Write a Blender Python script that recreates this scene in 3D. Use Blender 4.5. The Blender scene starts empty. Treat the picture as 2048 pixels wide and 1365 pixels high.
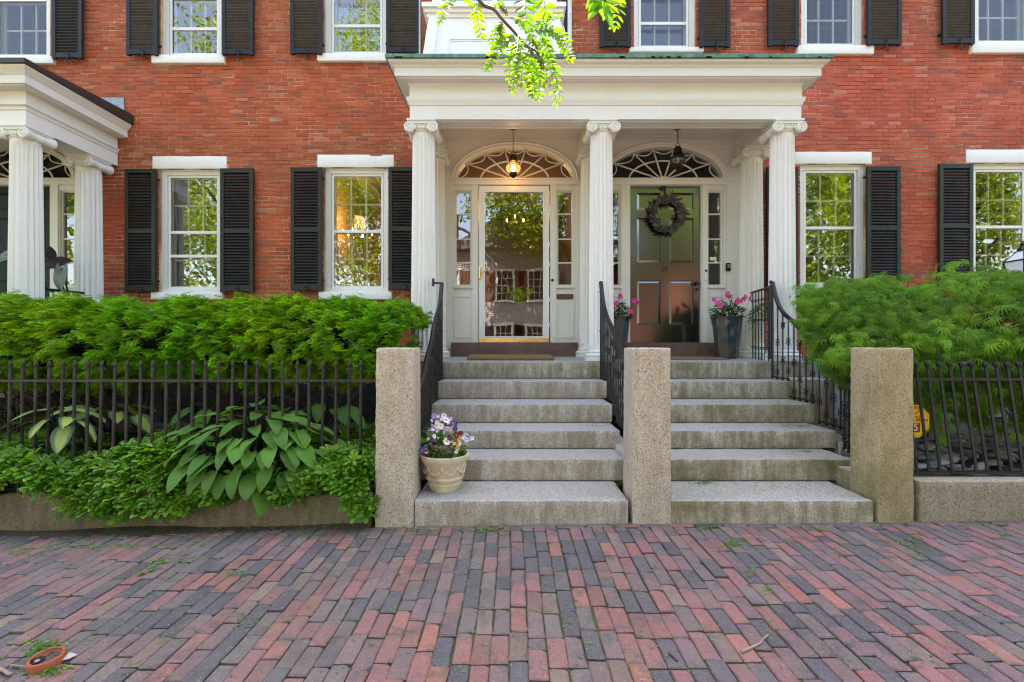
import bpy, bmesh, math, random
import numpy as np
from mathutils import Vector, Matrix
from mathutils.geometry import tessellate_polygon
random.seed(7); RNG = np.random.default_rng(11)
S = bpy.context.scene; COL = S.collection
PI = math.pi; R = math.radians

# ------------------------------------------------------------------ camera, sky, sun, exposure
F = 910.0; EYE = 1.30
cam = bpy.data.cameras.new("camera"); camo = bpy.data.objects.new("camera", cam); COL.objects.link(camo)
cam.sensor_width = 36; cam.lens = 36 * F / 2048; cam.shift_x = -0.00293; cam.shift_y = 0.00366
cam.clip_start = 0.05; cam.clip_end = 500
camo.location = (0, 0, EYE); camo.rotation_euler = (R(90), 0, 0); S.camera = camo
SUN_EL = 64.0
w = bpy.data.worlds.new("World"); S.world = w; w.use_nodes = True
nt = w.node_tree; nt.nodes.clear()
sk = nt.nodes.new("ShaderNodeTexSky"); sk.sky_type = 'NISHITA'; sk.sun_disc = False
sk.sun_elevation = R(SUN_EL); sk.sun_rotation = R(0); sk.dust_density = 1.6; sk.air_density = 1.0; sk.ozone_density = 1.0
bgn = nt.nodes.new("ShaderNodeBackground"); bgn.inputs[1].default_value = 0.15
wo = nt.nodes.new("ShaderNodeOutputWorld")
nt.links.new(sk.outputs[0], bgn.inputs[0]); nt.links.new(bgn.outputs[0], wo.inputs[0])
sl = bpy.data.lights.new("sun", 'SUN'); sl.energy = 4.0; sl.angle = R(0.53); sl.color = (1.0, 0.95, 0.87)
so = bpy.data.objects.new("sun", sl); COL.objects.link(so)
so.location = (0, 20, 40); so.rotation_euler = (R(-(90 - SUN_EL)), 0, R(6))
S.view_settings.view_transform = 'Standard'; S.view_settings.look = 'None'
S.view_settings.gamma = 1.0; S.view_settings.use_curve_mapping = False
S.view_settings.exposure = 2.92
S.view_settings.use_white_balance = True; S.view_settings.white_balance_temperature = 7900; S.view_settings.white_balance_tint = 16
S.cycles.use_denoising = True; S.cycles.filter_width = 1.15
S.cycles.max_bounces = 8; S.cycles.transparent_max_bounces = 12; S.cycles.sample_clamp_indirect = 6.0

def PX(px, Y): return (px - 1030.0) * Y / F
def PZ(py, Y): return EYE + (690.0 - py) * Y / F
def gz(x): return 0.017 * x if x < 0 else 0.006 * x

# ------------------------------------------------------------------ object helpers
WL = {}
def thing(name, label, cat, loc=(0, 0, 0), group=None):
    o = bpy.data.objects.new(name, None); COL.objects.link(o); o.location = loc
    o.empty_display_size = 0.1
    WL[o.name] = Vector(loc); o["label"] = label; o["category"] = cat
    if group: o["group"] = group
    return o
def tag(o, label=None, cat=None, group=None, kind=None):
    if label: o["label"] = label
    if cat: o["category"] = cat
    if group: o["group"] = group
    if kind: o["kind"] = kind
    return o
def link(o, parent=None, loc=(0, 0, 0)):
    COL.objects.link(o)
    if parent is not None:
        o.parent = parent; o.location = Vector(loc) - WL[parent.name]
    else: o.location = loc
    WL[o.name] = Vector(loc); return o
def sub(name, parent, loc=None):
    o = bpy.data.objects.new(name, None); o.empty_display_size = 0.05
    return link(o, parent, loc if loc is not None else WL[parent.name])
def copy_tree(o, loc, parent=None, color=None):
    c = o.copy(); COL.objects.link(c); c.location = loc
    if parent is not None: c.parent = parent
    for ch in o.children: copy_tree(ch, ch.location.copy(), c)
    return c

class MB:
    def __init__(s): s.v = []; s.l = []; s.n = []; s.c = []; s.u = []; s.k = 0
    def add(s, V, faces, col=None, uv=None):
        V = np.asarray(V, float).reshape(-1, 3)
        flat = np.array([i for f in faces for i in f], np.int64) + s.k
        sz = np.array([len(f) for f in faces], np.int64)
        s.v.append(V); s.l.append(flat); s.n.append(sz)
        s.c.append(np.tile(np.array((1, 1, 1) if col is None else col, float)[:3], (len(sz), 1)))
        s.u.append(np.zeros((len(V), 3)) if uv is None else np.asarray(uv, float)); s.k += len(V)
    def scatter(s, T, M, P, col=None):
        """T=(V,faces,uv|None,facecol|None); M (N,3,3), P (N,3), col (N,3)"""
        V, faces, uv, fc = T; V = np.asarray(V, float); N = len(P); k = len(V)
        W = np.einsum('nij,kj->nki', M, V) + P[:, None, :]
        flat = np.array([i for f in faces for i in f], np.int64); sz = np.array([len(f) for f in faces], np.int64)
        L = (flat[None, :] + (np.arange(N) * k)[:, None]).ravel() + s.k
        s.v.append(W.reshape(-1, 3)); s.l.append(L); s.n.append(np.tile(sz, N))
        cc = np.ones((N, 3)) if col is None else np.asarray(col)
        fcc = np.ones((len(sz), 3)) if fc is None else np.asarray(fc)
        s.c.append((cc[:, None, :] * fcc[None, :, :]).reshape(-1, 3))
        s.u.append(np.zeros((N * k, 3)) if uv is None else np.tile(np.asarray(uv, float), (N, 1))); s.k += N * k
    def box(s, x0, x1, y0, y1, z0, z1, col=None):
        V = [(x, y, z) for x in (x0, x1) for y in (y0, y1) for z in (z0, z1)]
        s.add(V, [(0, 1, 3, 2), (4, 6, 7, 5), (0, 4, 5, 1), (2, 3, 7, 6), (0, 2, 6, 4), (1, 5, 7, 3)], col)
    def rbox(s, x0, x1, y0, y1, z0, z1, r=.01, st=.08, amp=0.0, f=6., col=None, warp=None):
        lo = np.array((x0, y0, z0)); hi = np.array((x1, y1, z1)); idx = {}; V = []; faces = []
        def ax(a, b):
            n = max(1, int((b - a) / st)); m = np.linspace(a + r, b - r, n + 1)
            return [a] + list(m[:1]) + list(m[1:-1]) + ([m[-1]] if len(m) > 1 else []) + [b]
        A = [ax(lo[i], hi[i]) for i in range(3)]
        def vid(p):
            key = (round(p[0], 5), round(p[1], 5), round(p[2], 5))
            if key in idx: return idx[key]
            p = np.array(p); q = np.clip(p, lo + r, hi - r); d = p - q; n = np.linalg.norm(d)
            if n > 1e-9: p = q + d / n * r
            idx[key] = len(V); V.append(p); return idx[key]
        for a in range(3):
            b, c = [(1, 2), (2, 0), (0, 1)][a]
            for sd in (0, 1):
                for i in range(len(A[b]) - 1):
                    for j in range(len(A[c]) - 1):
                        q = []
                        for (ii, jj) in ((i, j), (i + 1, j), (i + 1, j + 1), (i, j + 1)):
                            p = [0, 0, 0]; p[a] = A[a][-1] if sd else A[a][0]; p[b] = A[b][ii]; p[c] = A[c][jj]; q.append(vid(p))
                        if len(set(q)) < 3: continue
                        faces.append(q if sd else q[::-1])
        V = np.array(V)
        if amp:
            ph = RNG.random(9) * 6
            for k in range(3):
                g = (np.sin(V[:, 0] * f * 1.3 + ph[k]) * np.sin(V[:, 1] * f * 1.7 + ph[k + 3]) * np.sin(V[:, 2] * f * 1.1 + ph[k + 6]) +
                     .6 * np.sin(V[:, 0] * f * 3.7 + ph[k + 1]) * np.cos(V[:, 2] * f * 4.3 + V[:, 1] * f * 3 + ph[k]))
                V[:, k] += amp * g
        if warp is not None: V = warp(V)
        s.add(V, faces, col)
    def tube(s, pts, r, n=8, col=None, cap=True, sx=1.0):
        P = [Vector(p) for p in pts]; m = len(P)
        rr = r if hasattr(r, '__len__') else [r] * m
        up = None; V = []; faces = []
        for i in range(m):
            t = (P[min(i + 1, m - 1)] - P[max(i - 1, 0)]).normalized()
            if up is None:
                up = Vector((0, 0, 1)) if abs(t.z) < .9 else Vector((0, 1, 0))
            a = t.cross(up)
            if a.length < 1e-6: a = t.orthogonal()
            a.normalize(); b = a.cross(t).normalized(); up = b
            for k in range(n):
                th = 2 * PI * k / n + PI / n
                V.append(P[i] + (a * math.cos(th) * sx + b * math.sin(th)) * rr[i])
        for i in range(m - 1):
            for k in range(n):
                q = (k + 1) % n; faces.append((i * n + k, i * n + q, (i + 1) * n + q, (i + 1) * n + k))
        if cap: faces.append(tuple(range(n))[::-1]); faces.append(tuple((m - 1) * n + k for k in range(n)))
        s.add(V, faces, col)
    def lathe(s, prof, c=(0, 0, 0), n=24, col=None, sq=None, axis='z'):
        V = []; faces = []; m = len(prof)
        for (r_, z) in prof:
            for k in range(n):
                th = 2 * PI * (k + .5) / n; x, y = math.cos(th), math.sin(th)
                if sq: q = max(abs(x), abs(y)); x, y = x / q * (1 - sq) + x * sq, y / q * (1 - sq) + y * sq
                p = (r_ * x, r_ * y, z) if axis == 'z' else ((r_ * x, z, r_ * y) if axis == 'y' else (z, r_ * x, r_ * y))
                V.append((c[0] + p[0], c[1] + p[1], c[2] + p[2]))
        for i in range(m - 1):
            for k in range(n):
                q = (k + 1) % n; faces.append((i * n + k, i * n + q, (i + 1) * n + q, (i + 1) * n + k))
        if prof[0][0] > 1e-4: faces.append(tuple(range(n))[::-1])
        if prof[-1][0] > 1e-4: faces.append(tuple((m - 1) * n + k for k in range(n)))
        s.add(V, faces, col)
    def prism(s, poly, y0, y1, holes=(), col=None):
        """polygon in XZ extruded along Y, with holes"""
        loops = [poly] + list(holes)
        tri = tessellate_polygon([[Vector((x, z, 0)) for x, z in L] for L in loops])
        pts = [p for L in loops for p in L]; n = len(pts)
        V = [(x, y0, z) for x, z in pts] + [(x, y1, z) for x, z in pts]; faces = []
        for t in tri:
            a, b, c = [pts[i] for i in t]
            ar = (b[0] - a[0]) * (c[1] - a[1]) - (b[1] - a[1]) * (c[0] - a[0])
            if abs(ar) < 1e-9: continue
            t2 = tuple(t) if ar > 0 else tuple(t)[::-1]
            faces.append(t2); faces.append(tuple(i + n for i in t2[::-1]))
        o = 0
        for li, L in enumerate(loops):
            m = len(L); ar = sum(L[i][0] * L[(i + 1) % m][1] - L[(i + 1) % m][0] * L[i][1] for i in range(m))
            fl = (ar > 0) != (li > 0)
            for i in range(m):
                j = (i + 1) % m; q = (o + i, o + j, n + o + j, n + o + i); faces.append(q[::-1] if fl else q)
            o += m
        s.add(V, faces, col)
    def build(s, name, mat, parent=None, at=None, smooth=False, kind=None):
        V = np.concatenate(s.v); L = np.concatenate(s.l); N = np.concatenate(s.n); C = np.concatenate(s.c); U = np.concatenate(s.u)
        org = np.array(WL[parent.name] if (parent is not None and at is None) else (at if at is not None else (0, 0, 0)), float)
        V = V - org
        me = bpy.data.meshes.new(name)
        me.vertices.add(len(V)); me.vertices.foreach_set("co", V.astype(np.float32).ravel())
        me.loops.add(len(L)); me.loops.foreach_set("vertex_index", L.astype(np.int32))
        st = np.zeros(len(N), np.int32); st[1:] = np.cumsum(N)[:-1]
        me.polygons.add(len(N)); me.polygons.foreach_set("loop_start", st); me.polygons.foreach_set("loop_total", N.astype(np.int32))
        me.polygons.foreach_set("use_smooth", np.full(len(N), bool(smooth)))
        me.update(calc_edges=True)
        if C.min() < .999 or C.max() > 1.001:
            a = me.attributes.new("col", 'FLOAT_COLOR', 'FACE'); a.data.foreach_set("color", np.c_[C, np.ones(len(C))].astype(np.float32).ravel())
        if U.any():
            a = me.attributes.new("uvp", 'FLOAT_VECTOR', 'POINT'); a.data.foreach_set("vector", U.astype(np.float32).ravel())
        me.materials.append(mat)
        if smooth == 'auto':
            try: me.set_sharp_from_angle(angle=R(35))
            except Exception: pass
        o = bpy.data.objects.new(name, me)
        link(o, parent, tuple(org))
        if kind: o["kind"] = kind
        return o

def bez(pts, n=8):
    """catmull-rom through pts"""
    P = [Vector(p) for p in pts]; out = []
    for i in range(len(P) - 1):
        a = P[max(i - 1, 0)]; b = P[i]; c = P[i + 1]; d = P[min(i + 2, len(P) - 1)]
        for k in range(n):
            t = k / n
            out.append(.5 * ((2 * b) + (c - a) * t + (2 * a - 5 * b + 4 * c - d) * t * t + (3 * b - a - 3 * c + d) * t ** 3))
    out.append(P[-1]); return out
def rots(az, tilt, roll, sc):
    """N matrices: roll about own Y, tilt about X, azimuth about Z, scale"""
    az, tilt, roll, sc = [np.asarray(q, float) for q in (az, tilt, roll, sc)]
    N = len(az); Z = np.zeros(N); O = np.ones(N)
    def st(rows): return np.stack([np.stack(r_, -1) for r_ in rows], -2)
    ca, sa = np.cos(az), np.sin(az); ct, s_t = np.cos(tilt), np.sin(tilt); cr, sr = np.cos(roll), np.sin(roll)
    A = st([[ca, -sa, Z], [sa, ca, Z], [Z, Z, O]]); T = st([[O, Z, Z], [Z, ct, -s_t], [Z, s_t, ct]]); Q = st([[cr, Z, sr], [Z, O, Z], [-sr, Z, cr]])
    return np.einsum('nij,njk,nkl->nil', A, T, Q) * sc[:, None, None]

# ------------------------------------------------------------------ materials
class NT:
    def __init__(s, name):
        s.m = bpy.data.materials.new(name); s.m.use_nodes = True; s.t = s.m.node_tree; s.t.nodes.clear()
        s.out = s.n("ShaderNodeOutputMaterial"); s.geo = None
    def n(s, t, **k):
        x = s.t.nodes.new(t)
        for a, b in k.items(): setattr(x, a, b)
        return x
    def put(s, sock, v):
        if isinstance(v, bpy.types.NodeSocket): s.t.links.new(v, sock)
        elif hasattr(v, '__len__') and len(v) == 3 and sock.type == 'RGBA': sock.default_value = (*v, 1)
        else: sock.default_value = v
    def pos(s):
        if s.geo is None: s.geo = s.n("ShaderNodeNewGeometry")
        return s.geo.outputs['Position']
    def normz(s):
        s.pos(); x = s.n("ShaderNodeSeparateXYZ"); s.put(x.inputs[0], s.geo.outputs['Normal']); return x.outputs
    def sep(s, v): x = s.n("ShaderNodeSeparateXYZ"); s.put(x.inputs[0], v); return x.outputs
    def scale(s, v, k): x = s.n("ShaderNodeVectorMath", operation='MULTIPLY'); s.put(x.inputs[0], v); x.inputs[1].default_value = k; return x.outputs[0]
    def noise(s, sc, det=4, rough=.55, vec=None, dist=0):
        x = s.n("ShaderNodeTexNoise"); s.put(x.inputs['Vector'], vec if vec is not None else s.pos())
        x.inputs['Scale'].default_value = sc; x.inputs['Detail'].default_value = det; x.inputs['Roughness'].default_value = rough; x.inputs['Distortion'].default_value = dist
        return x.outputs[0]
    def vor(s, sc, vec=None, feat='F1', out='Color'):
        x = s.n("ShaderNodeTexVoronoi", feature=feat); s.put(x.inputs['Vector'], vec if vec is not None else s.pos()); x.inputs['Scale'].default_value = sc
        return x.outputs[out]
    def ramp(s, f, a, b, lo=0., hi=1.):
        x = s.n("ShaderNodeMapRange"); s.put(x.inputs[0], f); x.inputs[1].default_value = a; x.inputs[2].default_value = b; x.inputs[3].default_value = lo; x.inputs[4].default_value = hi
        return x.outputs[0]
    def mix(s, f, a, b, mode='MIX'):
        x = s.n("ShaderNodeMix", data_type='RGBA', blend_type=mode); s.put(x.inputs[0], f); s.put(x.inputs[6], a); s.put(x.inputs[7], b); return x.outputs[2]
    def math(s, op, a, b=0.):
        x = s.n("ShaderNodeMath", operation=op); s.put(x.inputs[0], a); s.put(x.inputs[1], b); return x.outputs[0]
    def attr(s, nm, out='Color'): x = s.n("ShaderNodeAttribute", attribute_name=nm); return x.outputs[out]
    def objcol(s): return s.n("ShaderNodeObjectInfo").outputs['Color']
    def objrand(s): return s.n("ShaderNodeObjectInfo").outputs['Random']
    def bump(s, h, st, d=.01):
        x = s.n("ShaderNodeBump"); s.put(x.inputs['Height'], h); x.inputs['Strength'].default_value = st; x.inputs['Distance'].default_value = d; return x.outputs[0]
    def pr(s, col, rough=.5, metal=0., spec=.5, nrm=None, coat=0.):
        x = s.n("ShaderNodeBsdfPrincipled"); s.put(x.inputs['Base Color'], col); s.put(x.inputs['Roughness'], rough); s.put(x.inputs['Metallic'], metal)
        x.inputs['Specular IOR Level'].default_value = spec
        if coat: x.inputs['Coat Weight'].default_value = coat; x.inputs['Coat Roughness'].default_value = .12; x.inputs['Coat IOR'].default_value = 1.5 if coat < .9 else 2.0
        if nrm is not None: s.put(x.inputs['Normal'], nrm)
        return x.outputs[0]
    def done(s, sh): s.t.links.new(sh, s.out.inputs[0]); return s.m

def simple(name, col, rough=.5, metal=0., spec=.5, var=.12, nsc=9., bst=.15, bsc=60., dirt=None, dsc=2.5, damt=.5, coat=0.):
    t = NT(name); c = t.mix(t.ramp(t.noise(nsc), .3, .7), tuple(q * (1 - var) for q in col), tuple(min(1, q * (1 + var)) for q in col))
    if dirt: c = t.mix(t.ramp(t.noise(dsc, 6, .65), .5, .75, 0, damt), c, dirt)
    nb = t.bump(t.noise(bsc, 3), bst, .004)
    return t.done(t.pr(c, rough, metal, spec, nb, coat))

def m_brickface(src):
    t = NT("wall_brick_" + src); c = t.attr("col") if src == 'attr' else t.objcol()
    c = t.mix(t.ramp(t.noise(38, 5, .7), .35, .75, 0, .5), c, t.mix(1., c, (.65, .58, .56), 'MULTIPLY'))
    c = t.mix(t.ramp(t.noise(1.1, 5, .6), .52, .8, 0, .35), c, (.2, .085, .055))          # soot
    c = t.mix(t.ramp(t.noise(2.3, 6, .7, vec=t.scale(t.pos(), (1, 1, .6))), .6, .82, 0, .3), c, (.52, .30, .22))   # lime bloom
    nb = t.bump(t.noise(70, 5, .7), .5, .004)
    return t.done(t.pr(c, .85, 0, .25, nb))
def m_mortar():
    t = NT("mortar"); c = t.mix(t.ramp(t.noise(1.6, 4), .4, .62), (.28, .15, .095), (.66, .50, .34))
    c = t.mix(t.ramp(t.noise(25, 3), .35, .7, 0, .5), c, (.25, .16, .11))
    return t.done(t.pr(c, .95, 0, .1, t.bump(t.noise(90, 3), .4, .003)))
def m_paver(src):
    t = NT("paving_brick_" + src); c = t.attr("col") if src == 'attr' else t.objcol()
    f = t.ramp(t.noise(8.5, 4, .6), .52, .70, 0, .8)
    c = t.mix(f, c, (.045, .045, .055))                                                    # kiln flashing
    c = t.mix(t.ramp(t.noise(5.2, 3, .5, vec=t.scale(t.pos(), (1.3, 1, 1))), .62, .76, 0, .55), c, (.27, .14, .10))
    c = t.mix(t.ramp(t.noise(48, 6, .8), .38, .68, 0, .75), c, t.mix(1., c, (.5, .5, .53), 'MULTIPLY'))
    c = t.mix(t.ramp(t.noise(150, 2, .6), .60, .68, 0, .6), c, (.40, .35, .33))
    c = t.mix(t.ramp(t.noise(120, 2, .6, vec=t.scale(t.pos(), (1.1, .9, 1))), .62, .68, 0, .7), c, (.03, .028, .03))           # grit
    c = t.mix(t.ramp(t.noise(1.7, 5, .7), .38, .72, .15, .6), c, (.15, .128, .12))          # dust
    nb = t.bump(t.math('ADD', t.noise(150, 4, .7), t.math('MULTIPLY', t.noise(22, 3), .8)), .55, .004)
    return t.done(t.pr(c, t.ramp(t.noise(30, 3), .3, .7, .55, .8), 0, .4, nb))
def m_joint():
    t = NT("joint_sand"); c = t.mix(t.ramp(t.noise(5.5, 5, .7), .42, .6), (.055, .045, .036), (.06, .085, .022))
    c = t.mix(t.ramp(t.noise(140, 3), .4, .7, 0, .7), c, (.17, .14, .10))
    return t.done(t.pr(c, .95, 0, .1, t.bump(t.noise(120, 4, .7), .8, .006)))
def m_granite(name, base, moss=.2, stain=(.17, .12, .075), st=.5, spk=.8, topw=0.):
    t = NT(name)
    c = t.mix(t.ramp(t.noise(60, 4, .7), .35, .65), tuple(q * .72 for q in base), tuple(q * 1.22 for q in base))
    sp = t.noise(115, 2, .5); c = t.mix(t.ramp(sp, .585, .63, 0, spk), c, (.035, .03, .028))
    c = t.mix(t.ramp(t.noise(100, 2, .5, vec=t.scale(t.pos(), (1, 1.1, .9))), .6, .66, 0, .55), c, tuple(min(.8, q * 1.5) for q in base))
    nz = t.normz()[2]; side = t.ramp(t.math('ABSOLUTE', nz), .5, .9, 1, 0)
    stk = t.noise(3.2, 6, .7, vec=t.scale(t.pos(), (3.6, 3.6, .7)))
    c = t.mix(t.ramp(nz, .5, .9, 0, topw), c, t.mix(1., c, (.66, .69, .745), 'MULTIPLY'))  # tops greyed: foot dirt plus colour offsetting the stronger light there
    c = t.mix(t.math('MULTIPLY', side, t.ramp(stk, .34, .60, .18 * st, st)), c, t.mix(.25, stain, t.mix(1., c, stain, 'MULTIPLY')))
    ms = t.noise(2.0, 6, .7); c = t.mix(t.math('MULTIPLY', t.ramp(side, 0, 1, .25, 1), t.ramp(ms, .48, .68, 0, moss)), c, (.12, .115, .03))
    nb = t.bump(t.math('ADD', t.noise(120, 4, .7), t.noise(26, 3)), .5, .004)
    return t.done(t.pr(c, .72, 0, .35, nb))
def m_white(name, col=(.72, .71, .68), dirt=.3, rough=.42, warm=(.5, .43, .33), bs=.16):
    t = NT(name)
    c = t.mix(t.ramp(t.noise(2.2, 6, .65), .45, .75, 0, dirt), col, tuple(a * b / .62 for a, b in zip(col, (.58, .55, .50))))
    c = t.mix(t.ramp(t.noise(9, 6, .75, vec=t.scale(t.pos(), (2.2, 2.2, .4))), .62, .8, 0, dirt), c, warm)
    nb = t.bump(t.noise(45, 5, .6, vec=t.scale(t.pos(), (1, 1, .35))), bs, .004)
    return t.done(t.pr(c, rough, 0, .45, nb))
def m_leaf(name, col, tr=.35, rough=.45, var=.35, veins=None, obj=False, spec=.4):
    """col multiplies the per-leaf attribute; translucent"""
    t = NT(name); a = t.objcol() if obj else t.attr("col")
    c = t.mix(1., a, col, 'MULTIPLY')
    nrm = None
    if veins:
        uv = t.sep(t.attr("uvp", 'Vector')); wv = t.n("ShaderNodeTexWave", wave_type='BANDS', bands_direction='X')
        wv.inputs['Scale'].default_value = veins; t.put(wv.inputs['Vector'], t.attr("uvp", 'Vector'))
        wv.inputs['Distortion'].default_value = 0
        c = t.mix(t.ramp(wv.outputs[1], .5, 1., 0, .22), c, t.mix(1., c, (.45, .6, .45), 'MULTIPLY'))
        nrm = t.bump(wv.outputs[1], .5, .006)
    p = t.pr(c, rough, 0, spec, nrm)
    d = t.n("ShaderNodeBsdfTranslucent"); t.put(d.inputs[0], t.mix(1., c, (1.5, 1.6, .6), 'MULTIPLY'))
    m = t.n("ShaderNodeMixShader"); m.inputs[0].default_value = tr
    t.t.links.new(p, m.inputs[1]); t.t.links.new(d.outputs[0], m.inputs[2])
    return t.done(m.outputs[0])
def m_glass(name, refl=.13, wav=.05, tint=(.92, .95, .93), sc=3.0):
    t = NT(name); nb = t.bump(t.noise(sc, 2, .4), wav, .02)
    fr = t.n("ShaderNodeFresnel"); fr.inputs[0].default_value = 1.5
    f = t.math('ADD', fr.outputs[0], refl)
    tr = t.n("ShaderNodeBsdfTransparent"); t.put(tr.inputs[0], tint)
    gl = t.n("ShaderNodeBsdfGlossy"); gl.inputs['Roughness'].default_value = 0.0; t.put(gl.inputs['Normal'], nb)
    m = t.n("ShaderNodeMixShader"); t.put(m.inputs[0], f); t.t.links.new(tr.outputs[0], m.inputs[1]); t.t.links.new(gl.outputs[0], m.inputs[2])
    return t.done(m.outputs[0])
def m_emit(name, col, st):
    t = NT(name); e = t.n("ShaderNodeEmission"); t.put(e.inputs[0], col); e.inputs[1].default_value = st; return t.done(e.outputs[0])

M = {}
M['brick_a'] = m_brickface('attr'); M['brick_o'] = m_brickface('object'); M['mortar'] = m_mortar()
M['pave_a'] = m_paver('attr'); M['pave_o'] = m_paver('object'); M['joint'] = m_joint()
M['gr_post'] = m_granite("granite_tan", (.58, .49, .39), .12, (.30, .24, .18), .5, .92)
M['gr_post3'] = m_granite("granite_mossy_post", (.44, .35, .21), .7, (.28, .21, .11), .45)
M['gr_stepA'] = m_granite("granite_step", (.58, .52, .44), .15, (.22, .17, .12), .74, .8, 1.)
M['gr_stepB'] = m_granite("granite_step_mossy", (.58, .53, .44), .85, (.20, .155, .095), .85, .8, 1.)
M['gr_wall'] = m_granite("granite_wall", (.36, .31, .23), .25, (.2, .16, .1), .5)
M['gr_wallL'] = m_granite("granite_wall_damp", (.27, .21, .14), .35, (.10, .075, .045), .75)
M['gr_found'] = simple("foundation_stone", (.17, .17, .18), .85, bst=.5, bsc=30, var=.25); M['gr_foundL'] = simple("shaded_foundation_stone", (.035, .032, .026), .9, spec=.1, bst=.5, bsc=30, var=.35)  # left-hand copy darkened to paint in the shade behind the hedge
M['white'] = m_white("white_paint", dirt=.42); M['white2'] = m_white("white_paint_worn", (.70, .68, .63), .55)
M['stone_w'] = m_white("white_stone_paint", (.80, .79, .76), .22, .6)
M['col'] = m_white("white_column_paint", (.73, .72, .69), .25, bs=.03); M['col2'] = m_white("white_column_paint_worn", (.70, .68, .62), .5, bs=.05); M['vinyl'] = m_white("white_door_paint", (.76, .76, .75), .12, .3)
M['shut_g'] = simple("shutter_dark_green", (.017, .022, .015), .45, spec=.3, var=.2)
M['shut_b'] = simple("shutter_black_blue", (.016, .017, .019), .5, spec=.25, var=.2)
M['slat_k'] = simple("shutter_slat_black", (.016, .016, .015), .55, spec=.3, var=.3)
M['slat_b'] = simple("shutter_slat_brown", (.045, .032, .026), .62, var=.35, nsc=14)
M['iron'] = simple("black_iron", (.012, .012, .014), .38, .3, var=.3, bst=.4, bsc=90)
M['iron_r'] = simple("weathered_iron", (.032, .027, .025), .6, .3, var=.3, bst=.5, bsc=80, dirt=(.075, .06, .03), dsc=9, damt=.5)
M['copper'] = simple("verdigris_copper", (.10, .24, .19), .7, .0, var=.35, nsc=14, dirt=(.025, .04, .035), dsc=5, damt=.9, bst=.5, bsc=20)
M['roof_br'] = simple("brown_roof_edge", (.035, .022, .02), .55, var=.3)
M['lead'] = simple("blue_grey_flashing", (.26, .31, .34), .5, .3, var=.25, nsc=12, bst=.6, bsc=14)
M['brown_st'] = simple("brownstone", (.13, .065, .048), .75, var=.25, bst=.4, bsc=40, dirt=(.2, .12, .09), dsc=4)
M['soil'] = simple("dark_soil", (.045, .034, .023), .95, var=.4, bst=.9, bsc=40)
M['glass'] = m_glass("window_glass", .17); M['glass_d'] = m_glass("storm_door_glass", .22, .08, sc=1.6); M['glass_u'] = m_glass("upper_window_glass", .035); M['glass_f'] = m_glass("fanlight_glass", .03, .03)
M['brass'] = simple("polished_brass", (.75, .52, .2), .25, 1.0, var=.1)
M['bronze'] = simple("dark_bronze", (.05, .035, .025), .45, .8, var=.3)
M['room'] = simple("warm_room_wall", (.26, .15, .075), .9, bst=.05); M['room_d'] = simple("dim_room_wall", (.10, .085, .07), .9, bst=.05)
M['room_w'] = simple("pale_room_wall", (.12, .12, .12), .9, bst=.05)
M['bulb'] = m_emit("lit_bulb", (1, .55, .18), 14.); M['bulb_l'] = m_emit("lit_lantern_bulb", (1, .66, .3), 10.)
M['asphalt'] = simple("asphalt", (.05, .05, .052), .9, bst=.6, bsc=120)
M['bark'] = simple("bark", (.06, .045, .035), .95, bst=1., bsc=30, var=.4)
M['hedge'] = m_leaf("yew_needles", (.125, .32, .015), .34, .42)
M['pachy'] = m_leaf("pachysandra_leaf", (.115, .275, .032), .3, .36)
M['maple'] = m_leaf("laceleaf_maple", (.125, .26, .022), .42, .55, spec=.2)
M['hosta'] = m_leaf("hosta_leaf", (.105, .26, .04), .28, .46, spec=.3, veins=9., obj=True)
M['locust'] = m_leaf("locust_leaflet", (.13, .27, .022), .55, .45)
M['tree'] = m_leaf("tree_leaf", (.19, .27, .028), .42, .5)
M['herb'] = m_leaf("garden_leaf", (.07, .16, .03), .3, .45)
# ------------------------------------------------------------------ ground
W = 6.5                                     # front plane of the brick facade
mb = MB(); xs = np.linspace(-40, 40, 161); ys = [-4.2, -2.4, -1.2, 0, 1.2, 2.2, 3.0, 3.75]
V = [(x, y, gz(x) - .012) for y in ys for x in xs]
nx = len(xs); fs = [(j * nx + i, j * nx + i + 1, (j + 1) * nx + i + 1, (j + 1) * nx + i) for j in range(len(ys) - 1) for i in range(nx - 1)]
mb.add(V, fs); sidewalk = mb.build("sidewalk", M['joint'], smooth=True, kind="structure")
BW, BL = 0.0812, 0.191
pal = [((.26, .10, .09), 20), ((.175, .105, .108), 26), ((.062, .064, .076), 20), ((.14, .112, .108), 18), ((.32, .118, .085), 7), ((.21, .14, .105), 8), ((.26, .10, .10), 10), ((.055, .06, .078), 7)]
pc = np.array([p[0] for p in pal]); pw = np.array([p[1] for p in pal], float); pw /= pw.sum()
def brick_unit(j):
    """worn paver with knocked corners, top face at z=0; 48 triangles"""
    r = np.random.default_rng(j); hx, hy, d = BW / 2 - .0026, BL / 2 - .0042, .05
    c = r.uniform(.002, .0055, 4)
    if r.random() < .35: c[r.integers(4)] = r.uniform(.010, .02)
    O = [(-hx + c[0], -hy), (hx - c[1], -hy), (hx, -hy + c[1]), (hx, r.uniform(-.03, .03)), (hx, hy - c[2]), (hx - c[2], hy), (-hx + c[3], hy), (-hx, hy - c[3]), (-hx, r.uniform(-.03, .03)), (-hx, -hy + c[0])]
    O = np.array(O) + r.normal(0, .0016, (10, 2)); n = 10
    V = np.concatenate([np.c_[O, np.full(n, -d)], np.c_[O, np.full(n, -.0045)], np.c_[O * np.array((1 - .0055 / hx, 1 - .0055 / hy)), r.normal(0, .0010, n)]])
    f = [(a + k, a + (k + 1) % n, a + n + (k + 1) % n, a + n + k) for a in (0, n) for k in range(n)]; f.append(tuple(range(2 * n, 3 * n))); return V, f
recs = []
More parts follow.
